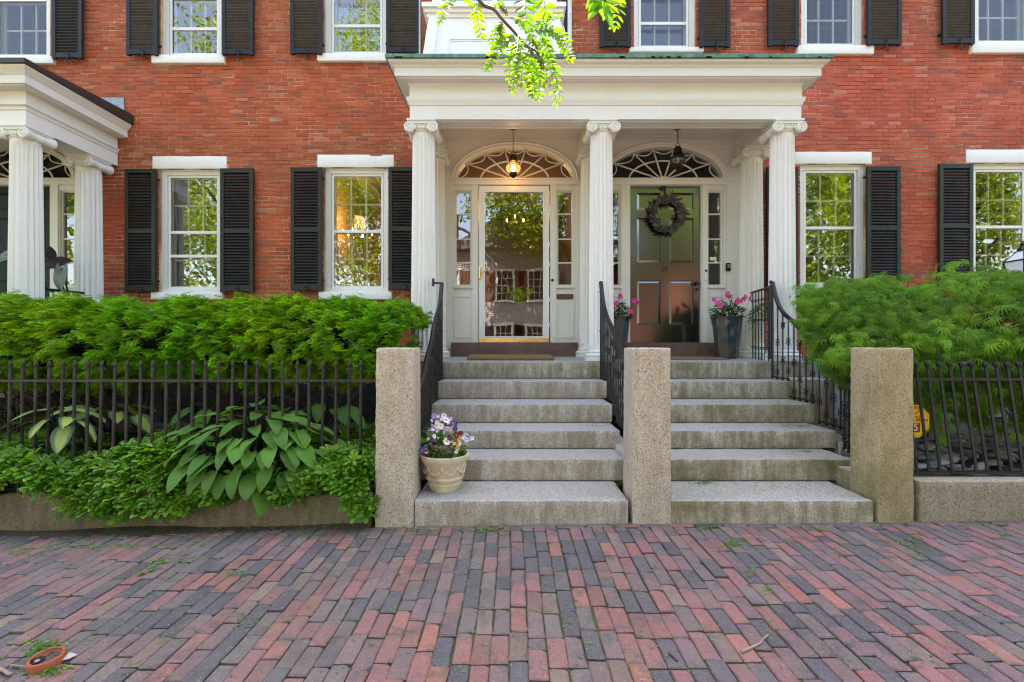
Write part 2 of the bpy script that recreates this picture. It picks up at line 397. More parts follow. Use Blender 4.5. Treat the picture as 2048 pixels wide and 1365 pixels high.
wavex = lambda x, y: .012 * math.sin(y * 1.7 + x * .6) + .008 * math.sin(y * 3.1 - x * .9)
i0 = int(-7.2 / BW)
for i in range(i0, -i0 + 1):
    x = i * BW + .02
    y = -1.2 + (i % 2) * BL / 2 + random.uniform(-.018, .018)
    yend = 3.262 if x > -.75 else 3.285
    s0 = y
    while s0 < yend - .03:
        L = BL * random.uniform(.95, 1.05)
        if random.random() < .05: L *= random.choice((.42, .5, .62))
        if s0 + L > yend: L = yend - s0
        y = s0 + L / 2; recs.append((x + wavex(x, y) + random.gauss(0, .0016), y, L / BL, random.gauss(0, .011))); s0 += L
# one stretcher course laid along the foot of the steps and the right-hand wall
x = -.70
while x < 6.5:
    Ls = random.uniform(.17, .21); recs.append((x + Ls / 2, 3.262 - .045 + 0.058, Ls / BL, PI / 2 + random.gauss(0, .006))); x += Ls + .004
recs = [r_ for r_ in recs if not (abs(r_[3]) < 1 and r_[1] + BL * r_[2] / 2 > 3.238 and r_[0] > -.72 and BL * r_[2] < .06)]
def area(r_):
    x, y = r_[0], r_[1]
    if y < 1.3: return 0
    px, py = 1030 + F * x / y, 690 + F * EYE / y
    if px < -25 or px > 2073 or py > 1400: return 0
    return r_[2] * F * F * EYE / y ** 3
order = sorted(range(len(recs)), key=lambda i: -area(recs[i])); big = set(order[:300])
pm = []
for j in range(16):
    b = MB(); v, f = brick_unit(j); b.add(v, f); o = b.build("brick", M['pave_o']); pm.append(o.data); bpy.data.objects.remove(o)
rest = MB()
for i, (x, y, s, a) in enumerate(recs):
    c = pc[RNG.choice(len(pc), p=pw)] * random.uniform(.83, 1.26) * np.array((1.0, .99, .94))
    if x > .6: c = c * np.array((1.10, .97, 1.06))
    z = gz(x) + random.gauss(0, .0022) + .003 * math.sin(x * 2.2) * math.sin(y * 2.7)
    tx, ty = random.gauss(0, .011), random.gauss(0, .008)
    if i in big:
        o = bpy.data.objects.new("brick", pm[i % 16]); link(o, sidewalk, (x, y, z)); o.rotation_euler = (ty, tx, a); o.scale = (1, s, 1); o.color = (*c, 1)
    else:
        v, f = brick_unit(i % 16); v = v * np.array((1, s, 1)); ca, sa = math.cos(a), math.sin(a)
        v = np.c_[v[:, 0] * ca - v[:, 1] * sa + x, v[:, 0] * sa + v[:, 1] * ca + y, v[:, 2] + z - v[:, 0] * tx + v[:, 1] * ty]
        rest.add(v, f, c)
rest.build("brick_paving", M['pave_a'], sidewalk, kind="stuff")
# kerb, road and the far side of the street
mb = MB(); mb.rbox(-40, 40, -4.45, -4.2, -.3, -.02, .02, 2.0); mb.build("kerb", M['gr_wall'], kind="structure", smooth='auto')
mb = MB(); mb.box(-40, 40, -10.6, -4.45, -.4, -.16); mb.build("road", M['asphalt'], kind="structure")
mb = MB(); mb.box(-40, 40, -13.4, -10.6, -.4, -.05); mb.build("far_sidewalk", M['gr_wall'], kind="structure")
mb = MB(); mb.box(-90, 90, -90, 90, -.8, -.45); mb.build("ground", M['soil'], kind="structure")

# ------------------------------------------------------------------ the brick house
house = thing("brick_house", "red brick row house with white window lintels and dark louvred shutters", "house", (1.0, W + .2, 0))
def wx(px, Y=W): return PX(px, Y)
def wz(py, Y=W): return PZ(py, Y)
win = [  # opening px0, px1, head, sill top, sill bottom, lintel top, lintel x0, x1, sill x0, x1
    dict(o=(318, 444), h=338, s=586, sb=600, lt=313, l=(305, 453), sl=(307, 449)),
    dict(o=(648, 776), h=335, s=585, sb=600, lt=310, l=(635, 788), sl=(640, 785)),
    dict(o=(1601, 1732), h=328, s=578, sb=592, lt=304, l=(1590, 1743), sl=(1590, 1742)),
    dict(o=(1944, 2072), h=326, s=576, sb=592, lt=300, l=(1932, 2084), sl=(1932, 2084)),
    dict(o=(-28, 100), h=-132, s=117, sb=131, lt=-158, l=(-42, 113), sl=(-42, 113)),
    dict(o=(321, 444), h=-136, s=114, sb=130, lt=-162, l=(308, 452), sl=(308, 452)),
    dict(o=(648, 774), h=-138, s=111, sb=126, lt=-164, l=(637, 785), sl=(637, 785)),
    dict(o=(1268, 1392), h=-146, s=99, sb=108, lt=-172, l=(1257, 1405), sl=(1257, 1405)),
    dict(o=(1603, 1728), h=-150, s=95, sb=112, lt=-176, l=(1591, 1743), sl=(1591, 1743)),
    dict(o=(1950, 2075), h=-154, s=89, sb=110, lt=-180, l=(1938, 2090), sl=(1938, 2090)),
]
HX0, HX1 = -13.0, 13.0; DOORZ0, DOORZ1 = 1.02, 4.23
DPX0, DPX1 = -1.22, 3.33                     # white entrance wall of the double portico
LPX0, LPX1 = -8.3, -5.93                     # entrance wall of the neighbour's portico
holes = []; trims = []
for d in win:
    x0, x1 = wx(d['o'][0]), wx(d['o'][1]); z1, z0 = wz(d['h']), wz(d['s'])
    d['x0'], d['x1'], d['z0'], d['z1'] = x0, x1, z0, z1; holes.append((x0, x1, z0, z1))
    trims.append((wx(d['l'][0]), wx(d['l'][1]), z1, wz(d['lt'])))
    trims.append((wx(d['sl'][0]), wx(d['sl'][1]), wz(d['sb']), z0))
holes.append((DPX0, DPX1, DOORZ0, DOORZ1)); holes.append((LPX0, LPX1, DOORZ0, 4.1))
BAYX0, BAYX1, BAYZ0 = -1.25, .72, 5.45
holes.append((BAYX0 + .1, BAYX1 - .1, BAYZ0 - .05, 7.6))
def holed_plane(mb, X0, X1, Z0, Z1, y, hs, col=None):
    X = sorted({X0, X1} | {min(max(v, X0), X1) for h in hs for v in h[:2]}); Z = sorted({Z0, Z1} | {min(max(v, Z0), Z1) for h in hs for v in h[2:]})
    for a, b in zip(X[:-1], X[1:]):
        for c, d in zip(Z[:-1], Z[1:]):
            mx, mz = (a + b) / 2, (c + d) / 2
            if any(h[0] < mx < h[1] and h[2] < mz < h[3] for h in hs): continue
            mb.add([(a, y, c), (b, y, c), (b, y, d), (a, y, d)], [(0, 1, 2, 3)], col)
mb = MB(); YB = W + .32
holed_plane(mb, HX0, HX1, 1.0, 10.0, W + .0045, holes)
for (a, b, c, d) in holes:                   # reveals of the openings
    y0, y1 = W + .007, YB
    mb.add([(a, y0, c), (a, y1, c), (a, y1, d), (a, y0, d)], [(0, 1, 2, 3)]); mb.add([(b, y0, c), (b, y1, c), (b, y1, d), (b, y0, d)], [(3, 2, 1, 0)])
    mb.add([(a, y0, d), (a, y1, d), (b, y1, d), (b, y0, d)], [(0, 1, 2, 3)]); mb.add([(a, y0, c), (a, y1, c), (b, y1, c), (b, y0, c)], [(3, 2, 1, 0)])
holed_plane(mb, HX0, HX1, 1.0, 10.0, YB, holes)
for xx in (HX0, HX1): mb.box(xx - .15, xx + .15, W + .02, 15, -.2, 10)
mb.box(HX0, HX1, 14.8, 15.1, -.2, 10)
wall = mb.build("wall", M['mortar'], house)
# bricks, course by course
CH, BLW, JT = .0564, .1905, .0080
bpal = [((.46, .098, .042), 40), ((.40, .084, .038), 22), ((.49, .120, .058), 18), ((.37, .098, .052), 7), ((.29, .092, .060), 4), ((.50, .18, .10), 4)]
bc = np.array([p[0] for p in bpal]); bw = np.array([p[1] for p in bpal], float); bw /= bw.sum()
blocked = holes + trims
X0B, X1B, Z0B, Z1B = -7.9, 7.9, 1.115, 6.55
rows = int((Z1B - Z0B) / CH); brs = []
for r_ in range(rows):
    z0 = Z0B + r_ * CH; z1 = z0 + CH - JT; zm = (z0 + z1) / 2
    iv = [(X0B, X1B)]
    for (a, b, c, d) in blocked:
        if c < zm < d:
            nv = []
            for (p, q) in iv:
                if b <= p or a >= q: nv.append((p, q)); continue
                if a > p: nv.append((p, a - .004))
                if b < q: nv.append((b + .004, q))
            iv = nv
    off = (r_ % 2) * BLW / 2 + random.uniform(-.02, .02)
    for (p, q) in iv:
        x = p - ((p - X0B - off) % BLW)
        while x < q:
            L = BLW
            a, b = max(x, p), min(x + L - JT, q)
            if b - a > .02:
                if random.random() < .07 and b - a > .16:
                    m_ = (a + b) / 2; brs += [(a, m_ - JT / 2, z0, z1), (m_ + JT / 2, b, z0, z1)]
                else: brs.append((a, b, z0, z1))
            x += L
def wcol(x):
    c = bc[RNG.choice(len(bc), p=bw)] * random.uniform(.93, 1.08)
    if x > 1.0: c = c * np.array((1.10, 1.02, 1.32))
    return c
def clear_view(b):                            # full stretchers on the open stretches of wall
    x = (b[0] + b[1]) / 2; z = (b[2] + b[3]) / 2
    if b[1] - b[0] < .17: return 0
    return (-4.55 < x < -1.75 and 3.85 < z < 5.2) or (4.3 < x < 7 and 3.9 < z < 5.4)
cand = [i for i, b in enumerate(brs) if clear_view(b)]; step = max(1, len(cand) // 300)
single = set(cand[:150] + cand[-150:])
ub = MB(); ub.add([(-.5, .06, -.5), (.5, .06, -.5), (.5, .06, .5), (-.5, .06, .5), (-.485, 0, -.46), (.485, 0, -.46), (.485, 0, .46), (-.485, 0, .46), (-.5, .004, -.5), (.5, .004, -.5), (.5, .004, .5), (-.5, .004, .5)],
   [(4, 5, 6, 7), (8, 9, 5, 4), (9, 10, 6, 5), (10, 11, 7, 6), (11, 8, 4, 7), (0, 1, 9, 8), (1, 2, 10, 9), (2, 3, 11, 10), (3, 0, 8, 11)])
uo = ub.build("brick", M['brick_o']); ume = uo.data; uV = np.array([v.co for v in ume.vertices]); uF = [tuple(p.vertices) for p in ume.polygons]; bpy.data.objects.remove(uo)
rest = MB()
for i, (a, b, c, d) in enumerate(brs):
    y = W - .001 + random.gauss(0, .0018); col = wcol((a + b) / 2)
    cx, cz = (a + b) / 2, (c + d) / 2 + random.gauss(0, .0008); rot = random.gauss(0, .004)
    if i in single:
        o = bpy.data.objects.new("brick", ume); link(o, wall, (cx, y, cz)); o.scale = (b - a, 1, d - c); o.rotation_euler = (random.gauss(0, .02), 0, random.gauss(0, .006)); o.color = (*col, 1)
    else:
        v = uV * np.array((b - a, 1, d - c)); v[:, 2] += v[:, 0] * rot; v[:, 1] += v[:, 0] * random.gauss(0, .006) + v[:, 2] * random.gauss(0, .03)
        rest.add(v + np.array((cx, y, cz)), uF, col)
rest.build("brick_courses", M['brick_a'], wall, kind="stuff")
# brickwork too far up to be seen from the pavement
t = NT("upper_brickwork"); bt = t.n("ShaderNodeTexBrick"); mp = t.n("ShaderNodeMapping"); mp.inputs['Rotation'].default_value = (R(90), 0, 0); t.put(mp.inputs[0], t.pos()); t.put(bt.inputs['Vector'], mp.outputs[0])
t.put(bt.inputs['Color1'], (.40, .11, .052)); t.put(bt.inputs['Color2'], (.3, .09, .05)); t.put(bt.inputs['Mortar'], (.45, .36, .27)); bt.inputs['Scale'].default_value = 1; bt.inputs['Brick Width'].default_value = .19; bt.inputs['Row Height'].default_value = .0564; bt.inputs['Mortar Size'].default_value = .004
M['upper'] = t.done(t.pr(bt.outputs[0], .85))
mb = MB(); holed_plane(mb, HX0, HX1, 6.56, 9.6, W, [h for h in blocked if h[3] > 6.56])
for (a, b) in ((HX0, X0B), (X1B, HX1)): mb.add([(a, W, 1.1), (b, W, 1.1), (b, W, 6.56), (a, W, 6.56)], [(0, 1, 2, 3)])
mb.build("upper_wall", M['upper'], house)
mb = MB(); mb.box(HX0 - .2, HX1 + .2, W - .5, 15.2, 9.75, 10.1); mb.box(HX0 - .1, HX1 + .1, W - .25, W + .1, 9.5, 9.75); mb.build("roof", M['white'], house)
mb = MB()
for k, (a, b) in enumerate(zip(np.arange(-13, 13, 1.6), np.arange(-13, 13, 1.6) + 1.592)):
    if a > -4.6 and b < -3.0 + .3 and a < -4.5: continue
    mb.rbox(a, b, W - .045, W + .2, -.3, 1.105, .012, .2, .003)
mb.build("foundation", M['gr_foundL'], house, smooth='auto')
mb = MB()
for k, (a, b) in enumerate(zip(np.arange(1.5, 13, 1.6), np.arange(1.5, 13, 1.6) + 1.592)): mb.rbox(a, b, W - .06, W + .2, -.3, 1.108, .012, .2, .003)
mb.build("foundation", M['gr_found'], house, smooth='auto')
mb = MB(); mb.box(-4.62, -2.98, W + .1, W + .25, -.2, 1.1); mb.build("basement_window", M['shut_g'], house)
# rooms behind the glass
def room(x0, x1, z0, z1, depth, mat, fl='room_d'):
    mb = MB(); y0, y1 = YB + .01, YB + depth
    mb.add([(x0, y0, z0), (x0, y1, z0), (x0, y1, z1), (x0, y0, z1), (x1, y0, z0), (x1, y1, z0), (x1, y1, z1), (x1, y0, z1)],
           [(0, 1, 2, 3), (7, 6, 5, 4), (1, 5, 6, 2), (0, 4, 5, 1), (3, 2, 6, 7)])
    return mb.build("interior", M[mat], house)
room(-5.4, -3.3, 1.2, 4.6, 3.2, 'room_d'); room(-3.28, -1.3, 1.2, 4.6, 3.6, 'room'); room(-1.25, 1.08, 1.1, 4.4, 4.5, 'room'); room(1.1, 3.35, 1.1, 4.4, 2.5, 'room_d')
room(3.5, 8.5, 1.2, 4.6, 3.5, 'room_d'); room(-9, -5.6, 1.1, 4.5, 3, 'room_d'); room(-9, -1.3, 4.7, 8, 3, 'room_d'); room(.8, 9, 4.7, 8, 3, 'room_w'); room(-1.2, .7, 4.7, 8, 3, 'room_d')

# windows
def make_window(d, up, storm=None, curtain=None, gl='glass'):
    x0, x1, z0, z1 = d['x0'], d['x1'], d['z0'], d['z1']
    mb = MB(); cw = .075; ya, yb = W + .05, W + .17
    mb.box(x0, x0 + cw, ya, yb, z0, z1); mb.box(x1 - cw, x1, ya, yb, z0, z1)
    mb.box(x0 + cw, x1 - cw, ya, yb, z1 - .07, z1); mb.box(x0 + cw, x1 - cw, ya, yb + .02, z0, z0 + .055)
    mb.box(x0 + cw, x0 + cw + .012, ya + .03, yb, z0 + .055, z1 - .07); mb.box(x1 - cw - .012, x1 - cw, ya + .03, yb, z0 + .055, z1 - .07)
    mb.box(x0 + cw, x1 - cw, ya - .012, ya, z1 - .022, z1 - .001)
    wn = mb.build("window", M['white'], house)
    mb = MB(); mb.rbox(wx(d['l'][0]), wx(d['l'][1]), W - .006, W + .05, z1, wz(d['lt']), .006, .12, .0022, 9); mb.build("lintel", M['stone_w'], wn, smooth='auto')
    mb = MB(); mb.rbox(wx(d['sl'][0]), wx(d['sl'][1]), W - .05, W + .12, wz(d['sb']), z0 + .002, .006, .12, .0015, 9); mb.build("sill", M['stone_w'], wn, smooth='auto')
    a, b = x0 + cw + .012, x1 - cw - .012; zb, zt = z0 + .055, z1 - .07; zm = zb + (zt - zb) * .5
    for k, (c, e, y) in enumerate(((zm - .02, zt, ya + .055), (zb, zm + .02, ya + .09))):
        s_ = MB(); sw = .042
        s_.box(a, a + sw, y, y + .03, c, e); s_.box(b - sw, b, y, y + .03, c, e)
        s_.box(a + sw, b - sw, y, y + .03, e - (.035 if k else .045), e); s_.box(a + sw, b - sw, y, y + .03, c, c + (.06 if k else .035))
        cc, ee = c + (.06 if k else .035), e - (.035 if k else .045); aa, bb = a + sw, b - sw; zz = (cc + ee) / 2
        for q in (1, 2): xx = aa + (bb - aa) * q / 3; s_.box(xx - .0115, xx + .0115, y + .004, y + .026, cc, ee)
        for q in range(3):
            p, r_ = aa + (bb - aa) * q / 3, aa + (bb - aa) * (q + 1) / 3; s_.box(p + .0115, r_ - .0115, y + .004, y + .026, zz - .0115, zz + .0115)
        s_.build("sash", M['stone_w'], wn)
        for q in range(3):
            for h in range(2):
                p, r_ = aa + (bb - aa) * q / 3, aa + (bb - aa) * (q + 1) / 3; u, v = (cc, zz) if h == 0 else (zz, ee)
                g = MB(); tx, tz = random.gauss(0, .006), random.gauss(0, .005); yy = y + .014
                g.add([(p, yy - tx * .1, u - tz * 0), (r_, yy + tx * .1, u), (r_, yy + tx * .1 + tz * .1, v), (p, yy - tx * .1 + tz * .1, v)], [(0, 1, 2, 3)])
                g.build("pane", M[gl], wn)
    st = MB(); y = ya + .015                   # outer storm sash
    st.box(a, a + .03, y, y + .02, zb, zt); st.box(b - .03, b, y, y + .02, zb, zt); st.box(a + .03, b - .03, y, y + .02, zt - .035, zt); st.box(a + .03, b - .03, y, y + .02, zb, zb + .04)
    for zs in ([zm] + ([storm] if storm else [])): st.box(a + .03, b - .03, y - .004, y + .02, zs - .02, zs + .02)
    st.build("storm_sash", M['vinyl'], wn)
    g = MB(); g.add([(a + .03, y + .01, zb), (b - .03, y + .01, zb), (b - .03, y + .01, zt), (a + .03, y + .01, zt)], [(0, 1, 2, 3)]); g.build("storm_pane", M[gl], wn)
    if curtain:
        c = MB(); n = 60; V = []
        for i in range(n + 1):
            x = x0 + (x1 - x0) * i / n; yy = W + .36 + .022 * math.sin(i * .95) + .012 * math.sin(i * 2.3)
            V += [(x, yy, z0 - .05), (x, yy + .01, z1)]
        fsc = [(2 * i, 2 * i + 2, 2 * i + 3, 2 * i + 1) for i in range(n) if curtain == 'full' or i < 13 or (curtain == 'both' and i > 46)]
        c.add(V, fsc); c.build("curtain", M['curtain'] if curtain == 'full' else M['curtain_d'], wn, smooth=True)
    return wn
M['curtain'] = m_leaf("sheer_curtain", (.30, .30, .31), .4, .8); M['curtain_d'] = m_leaf("linen_curtain", (.42, .36, .28), .3, .8)
zst = wz(511)
make_window(win[0], 0, zst, 'both'); make_window(win[1], 0); make_window(win[2], 0); make_window(win[3], 0)
make_window(win[4], 1, None, 'both', 'glass_u'); make_window(win[5], 1, wz(52), 'both'); make_window(win[6], 1, wz(46), 'both')
make_window(win[7], 1, wz(41), 'full', 'glass_u'); make_window(win[8], 1, None, 'full', 'glass_u'); make_window(win[9], 1, None, 'full', 'glass_u')

# shutters
YS = W - .085
slat_meshes = {}
def slat_mesh(L, sgn):
    k = (round(L, 3), sgn)
    if k not in slat_meshes:
        b = MB(); h, dp, th = .019, .015, .0035
        V = [(x, y, z) for x in (-L / 2, L / 2) for (y, z) in ((-dp, -sgn * h - th), (-dp, -sgn * h + th), (dp, sgn * h + th), (dp, sgn * h - th))]
        b.add(V, [(0, 1, 2, 3)[::-1], (4, 5, 6, 7), (0, 4, 5, 1)[::-1], (1, 5, 6, 2)[::-1], (2, 6, 7, 3)[::-1], (3, 7, 4, 0)[::-1]]); slat_meshes[k] = b
    return slat_meshes[k]
slat_data = {}
def make_shutter(p0, p1, yt, yb, fm, sm, indiv, sgn, ang=0.):
    x0, x1 = PX(p0, YS), PX(p1, YS); z1, z0 = PZ(yt, YS), PZ(yb, YS); sw = .052
    mb = MB(); ya, yb_ = YS, YS + .036; zm = z0 + (z1 - z0) * .49
    mb.box(x0, x0 + sw, ya, yb_, z0 - .012, z1); mb.box(x1 - sw, x1, ya, yb_, z0 - .012, z1)
    for (c, e) in ((z0, z0 + .07), (zm - .028, zm + .028), (z1 - .06, z1)): mb.box(x0 + sw, x1 - sw, ya + .002, yb_ - .002, c, e)
    sh = mb.build("shutter", M[fm], house)
    L = x1 - x0 - 2 * sw; cx = (x0 + x1) / 2; pos = []
    for (c, e) in ((z0 + .07, zm - .028), (zm + .028, z1 - .06)):
        n = max(3, int(round((e - c) / .042))); pos += [c + (e - c) * (i + .5) / n for i in range(n)]
    smb = slat_mesh(L, sgn)
    if indiv:
        key = (round(L, 3), sgn, sm)
        if key not in slat_data:
            o = smb.build("slat", M[sm]); slat_data[key] = o.data; bpy.data.objects.remove(o)
        for z in pos:
            if indiv == 'low' and z > 6.35: continue
            o = bpy.data.objects.new("slat", slat_data[key]); link(o, sh, (cx, YS + .018, z)); o.rotation_euler = (random.gauss(0, .05), random.gauss(0, .0035), 0)
        pos = [z for z in pos if indiv == 'low' and z > 6.35]
    if pos:
        b = MB(); v0 = smb.v[0]; f0 = [(0, 1, 2, 3)[::-1], (4, 5, 6, 7), (0, 4, 5, 1)[::-1], (1, 5, 6, 2)[::-1], (2, 6, 7, 3)[::-1], (3, 7, 4, 0)[::-1]]
        for z in pos:
            v = v0.copy(); v[:, 2] += v[:, 0] * random.gauss(0, .004); b.add(v + np.array((cx, YS + .018, z)), f0)
        b.build("louvre_panel", M[sm], sh, kind="stuff")
    h = MB(); hx = cx + .02
    h.tube(bez([(hx - .03, YS - .012, z0 + .045), (hx, YS - .014, z0 + .055), (hx + .012, YS - .014, z0 + .02), (hx, YS - .012, z0 - .03), (hx - .012, YS - .012, z0 - .075), (hx + .012, YS - .012, z0 - .105), (hx + .035, YS - .012, z0 - .085)], 5), .0065, 6)
    h.tube([(hx, YS - .012, z0 - .02), (hx, W + .02, z0 - .02)], .006, 6); h.build("holdback", M['iron'], sh, smooth=True)
    e = x1 if any(0 < d_['o'][0] - p1 < 60 for d_ in win) else x0
    for z in (z0 + .14, z1 - .14): hg = MB(); hg.box(e - .02, e + .02, yb_, yb_ + .03, z - .012, z + .012); hg.build("hinge", M['iron'], sh)
LG = ('shut_g', 'slat_k', True, 1)
for (a, b, c, d) in ((249, 310, 338, 582), (440, 506, 337, 583), (581, 643, 335, 580), (777, 843, 334, 578), (1735, 1802, 333, 576), (1880, 1947, 328, 572)): make_shutter(a, b, c, d, *LG)
make_shutter(1535, 1597, 334, 577, 'shut_g', 'slat_k', False, 1)
for (a, b, d) in ((252, 314, 108), (443, 506, 108), (580, 643, 106), (772, 837, 104)): make_shutter(a, b, d - 248, d, 'shut_b', 'slat_b' if a != 9 else 'slat_k', 'low', -1)
make_shutter(103, 163, -134, 115, 'shut_b', 'slat_k', False, -1)
for (a, b, d) in ((1200, 1262, 92), (1400, 1461, 92), (1537, 1598, 90), (1736, 1804, 88), (1886, 1950, 86)): make_shutter(a, b, d - 250, d, 'shut_b', 'slat_b', False, -1)
# lead flashing let into the wall beside the neighbour's porch roof
mb = MB(); mb.add([(wx(178), W - .012, wz(196)), (wx(249), W - .012, wz(196)), (wx(251), W - .014, wz(233)), (wx(205), W - .02, wz(237)), (wx(178), W - .016, wz(216))], [(0, 4, 3, 2, 1)]); mb.build("flashing", M['lead'], house)
# ------------------------------------------------------------------ entrances (parts of the house)
def ell(cx, cz, rx, rz, n=40, a0=0., a1=PI): return [(cx + rx * math.cos(a0 + (a1 - a0) * i / n), cz + rz * math.sin(a0 + (a1 - a0) * i / n)) for i in range(n + 1)]
FZ = wz(359.5); FRX, FRZ = .829, .452
def rect(a, b, c, d): return [(a, c), (b, c), (b, d), (a, d)]
def entrance_panel(X0, X1, Z0, Z1, units, y0=W - .012, y1=W + .12):
    hs = []
    for u in units:
        cx = u['cx']; hs.append(ell(cx, FZ, FRX, FRZ)); hs.append(rect(cx + u['d0'], cx + u['d1'], 1.15, wz(372)))
        for (a, b) in u['s']: hs.append(rect(cx + a, cx + b, wz(572), wz(382)))
    mb = MB(); mb.prism(rect(X0, X1, Z0, Z1), y0, y1, hs); return mb.build("entrance_wall", M['white2'], house)
UA = dict(cx=wx(1029.5), d0=-.518, d1=.505, s=((-.853, -.621), (.604, .832)))
UB = dict(cx=wx(1328), d0=-.486, d1=.529, s=((-.842, -.63), (.625, .835)))
UL = dict(cx=-7.13, d0=-.505, d1=.505, s=((-.853, -.64), (.64, .853)))
entrance_panel(DPX0, DPX1, DOORZ0, 4.24, (UA, UB)); entrance_panel(LPX0, LPX1, DOORZ0, 4.1, (UL,))
def entrance_trim(u, fan_mat='glass_f', slot=True):
    cx = u['cx']; y = W - .012
    fl = MB()                                  # moulded arch
    prof = [(0, 0), (.0, -.03), (.018, -.038), (.03, -.03), (.05, -.03), (.062, -.045), (.075, -.03), (.085, 0)]
    n = 48; V = []; fs = []
    for i in range(n + 1):
        a = PI * i / n
        for (p, q) in prof: V.append((cx + (FRX + p) * math.cos(a), y + q, FZ + (FRZ + p) * math.sin(a)))
    m = len(prof)
    for i in range(n):
        for k in range(m - 1): fs.append((i * m + k, i * m + k + 1, (i + 1) * m + k + 1, (i + 1) * m + k))
    fl.add(V, [f[::-1] for f in fs]); fan = fl.build("fanlight", M['white2'], house, smooth='auto')
    g = MB(); g.prism(ell(cx, FZ, FRX, FRZ), y + .075, y + .079); g.build("pane", M[fan_mat], fan)
    yy = y + .05; angs = [R(a) for a in (29, 58, 80, 100, 122, 151)]; E = lambda a, k=1.: (cx + FRX * k * math.cos(a), FZ + FRZ * k * math.sin(a))
    def ea(px_, pz_): return math.atan2((pz_) / FRZ, px_ / FRX)
    ends = [(-745, 260), (-465, 425), (-160, 490), (170, 490), (485, 425), (750, 270)]
    ths = [ea(a / 910 * FRX, b / 500 * FRZ) for a, b in ends]
    for a in ths:
        s_ = MB(); ex, ez = E(a); s_.tube([(cx + .06 * math.cos(a), yy, FZ + .02), (ex, yy, ez)], .0125, 6); s_.build("spoke", M['white2'], fan, smooth=True)
    s_ = MB(); s_.tube([(cx + FRX * .595 * math.cos(PI * i / 30), yy, FZ + FRZ * .62 * math.sin(PI * i / 30)) for i in range(31)], .013, 6); s_.build("arc_bar", M['white2'], fan, smooth=True)
    bd = sorted([0.03] + ths + [PI - .03])
    for a, b in zip(bd[:-1], bd[1:]):
        p0, p1 = E(a), E(b); m_ = (a + b) / 2; pm_ = E(m_, .70 if 0.5 < m_ < 2.6 else .76)
        s_ = MB(); s_.tube([((1 - q) ** 2 * p0[0] + 2 * q * (1 - q) * pm_[0] + q * q * p1[0], yy, (1 - q) ** 2 * p0[1] + 2 * q * (1 - q) * pm_[1] + q * q * p1[1]) for q in np.linspace(0, 1, 15)], .008, 6); s_.build("swag_bar", M['white2'], fan, smooth=True)
    s_ = MB(); s_.prism(ell(cx, FZ - .005, .085, .06, 16), yy - .02, yy + .02); s_.build("hub", M['white2'], fan)
    tr = MB(); tr.box(cx - .885, cx + .885, y - .028, y - .001, wz(371.5), wz(360)); tr.box(cx - .90, cx + .90, y - .045, y - .001, wz(361.5), wz(358.8))
    for (a, b) in ((u['s'][0][1] + .012, u['d0'] - .012), (u['d1'] + .012, u['s'][1][0] - .012)): tr.box(cx + a, cx + b, y - .02, y - .001, 1.33, wz(371.5))
    for sgn in (-1, 1): tr.box(cx + sgn * .94 - .055, cx + sgn * .94 + .055, y - .022, y - .001, 1.10, 3.66); tr.box(cx + sgn * .94 - .065, cx + sgn * .94 + .065, y - .035, y - .001, 3.62, 3.665)
    tr.build("door_trim", M['white2'], house)
    for (a, b) in u['s']:
        A, B, C, D = cx + a, cx + b, wz(572), wz(382); f = MB(); w_ = .018
        f.box(A, A + w_, y + .03, y + .07, C, D); f.box(B - w_, B, y + .03, y + .07, C, D); f.box(A + w_, B - w_, y + .03, y + .07, D - w_, D); f.box(A + w_, B - w_, y + .03, y + .07, C, C + w_)
        zz = [C + w_, wz(525.6), wz(478), wz(428), D - w_]
        for z in zz[1:-1]: f.box(A + w_, B - w_, y + .035, y + .065, z - .009, z + .009)
        f.box(A - .02, B + .02, y - .03, y - .001, C - .035, C - .004)
        # raised panel below
        for (p, q, r_, s) in ((A - .01, B + .01, 1.40, 1.42), (A - .01, B + .01, 1.98, 2.0), (A - .01, A + .012, 1.42, 1.98), (B - .012, B + .01, 1.42, 1.98)): f.box(p, q, y - .012, y - .0005, r_, s)
        sd = f.build("sidelight", M['white2'], house)
        for c, d in zip(zz[:-1], zz[1:]):
            g = MB(); t_ = random.gauss(0, .004); g.add([(A + w_, y + .05, c), (B - w_, y + .05 + t_, c), (B - w_, y + .05 + t_, d), (A + w_, y + .05, d)], [(0, 1, 2, 3)]); g.build("pane", M['glass'], sd)
    b = MB(); b.rbox(cx - .893, cx + .885, W - .14, W + .1, 1.03, 1.332, .008, .1, .002, 8); b.build("door_sill", M['brown_st'], house, smooth='auto')
entrance_trim(UA); entrance_trim(UB); entrance_trim(UL)
# storm door of the left-hand entrance
cx = UA['cx']; y = W - .016; mb = MB()
a, b, c, d = cx - .508, cx + .49, 1.345, 3.562; ga, gb, gc, gd = cx - .425, cx + .404, wz(673), wz(385.5)
mb.box(a, ga, y, y + .04, c, d); mb.box(gb, b, y, y + .04, c, d); mb.box(ga, gb, y, y + .04, gd, d); mb.box(ga, gb, y, y + .04, c, gc)
for (p, q, r_, s) in ((ga - .014, ga, gc, gd), (gb, gb + .014, gc, gd), (ga - .014, gb + .014, gd, gd + .014), (ga - .014, gb + .014, gc - .014, gc)): mb.box(p, q, y - .006, y - .0005, r_, s)
sdoor = mb.build("storm_door", M['vinyl'], house)
g = MB(); nxg, nzg = 10, 20; V = [(ga + (gb - ga) * i / nxg, y + .02, gc + (gd - gc) * j / nzg) for j in range(nzg + 1) for i in range(nxg + 1)]
g.add(V, [(j * (nxg + 1) + i, j * (nxg + 1) + i + 1, (j + 1) * (nxg + 1) + i + 1, (j + 1) * (nxg + 1) + i) for j in range(nzg) for i in range(nxg)]); g.build("pane", M['glass_d'], sdoor, smooth=True)
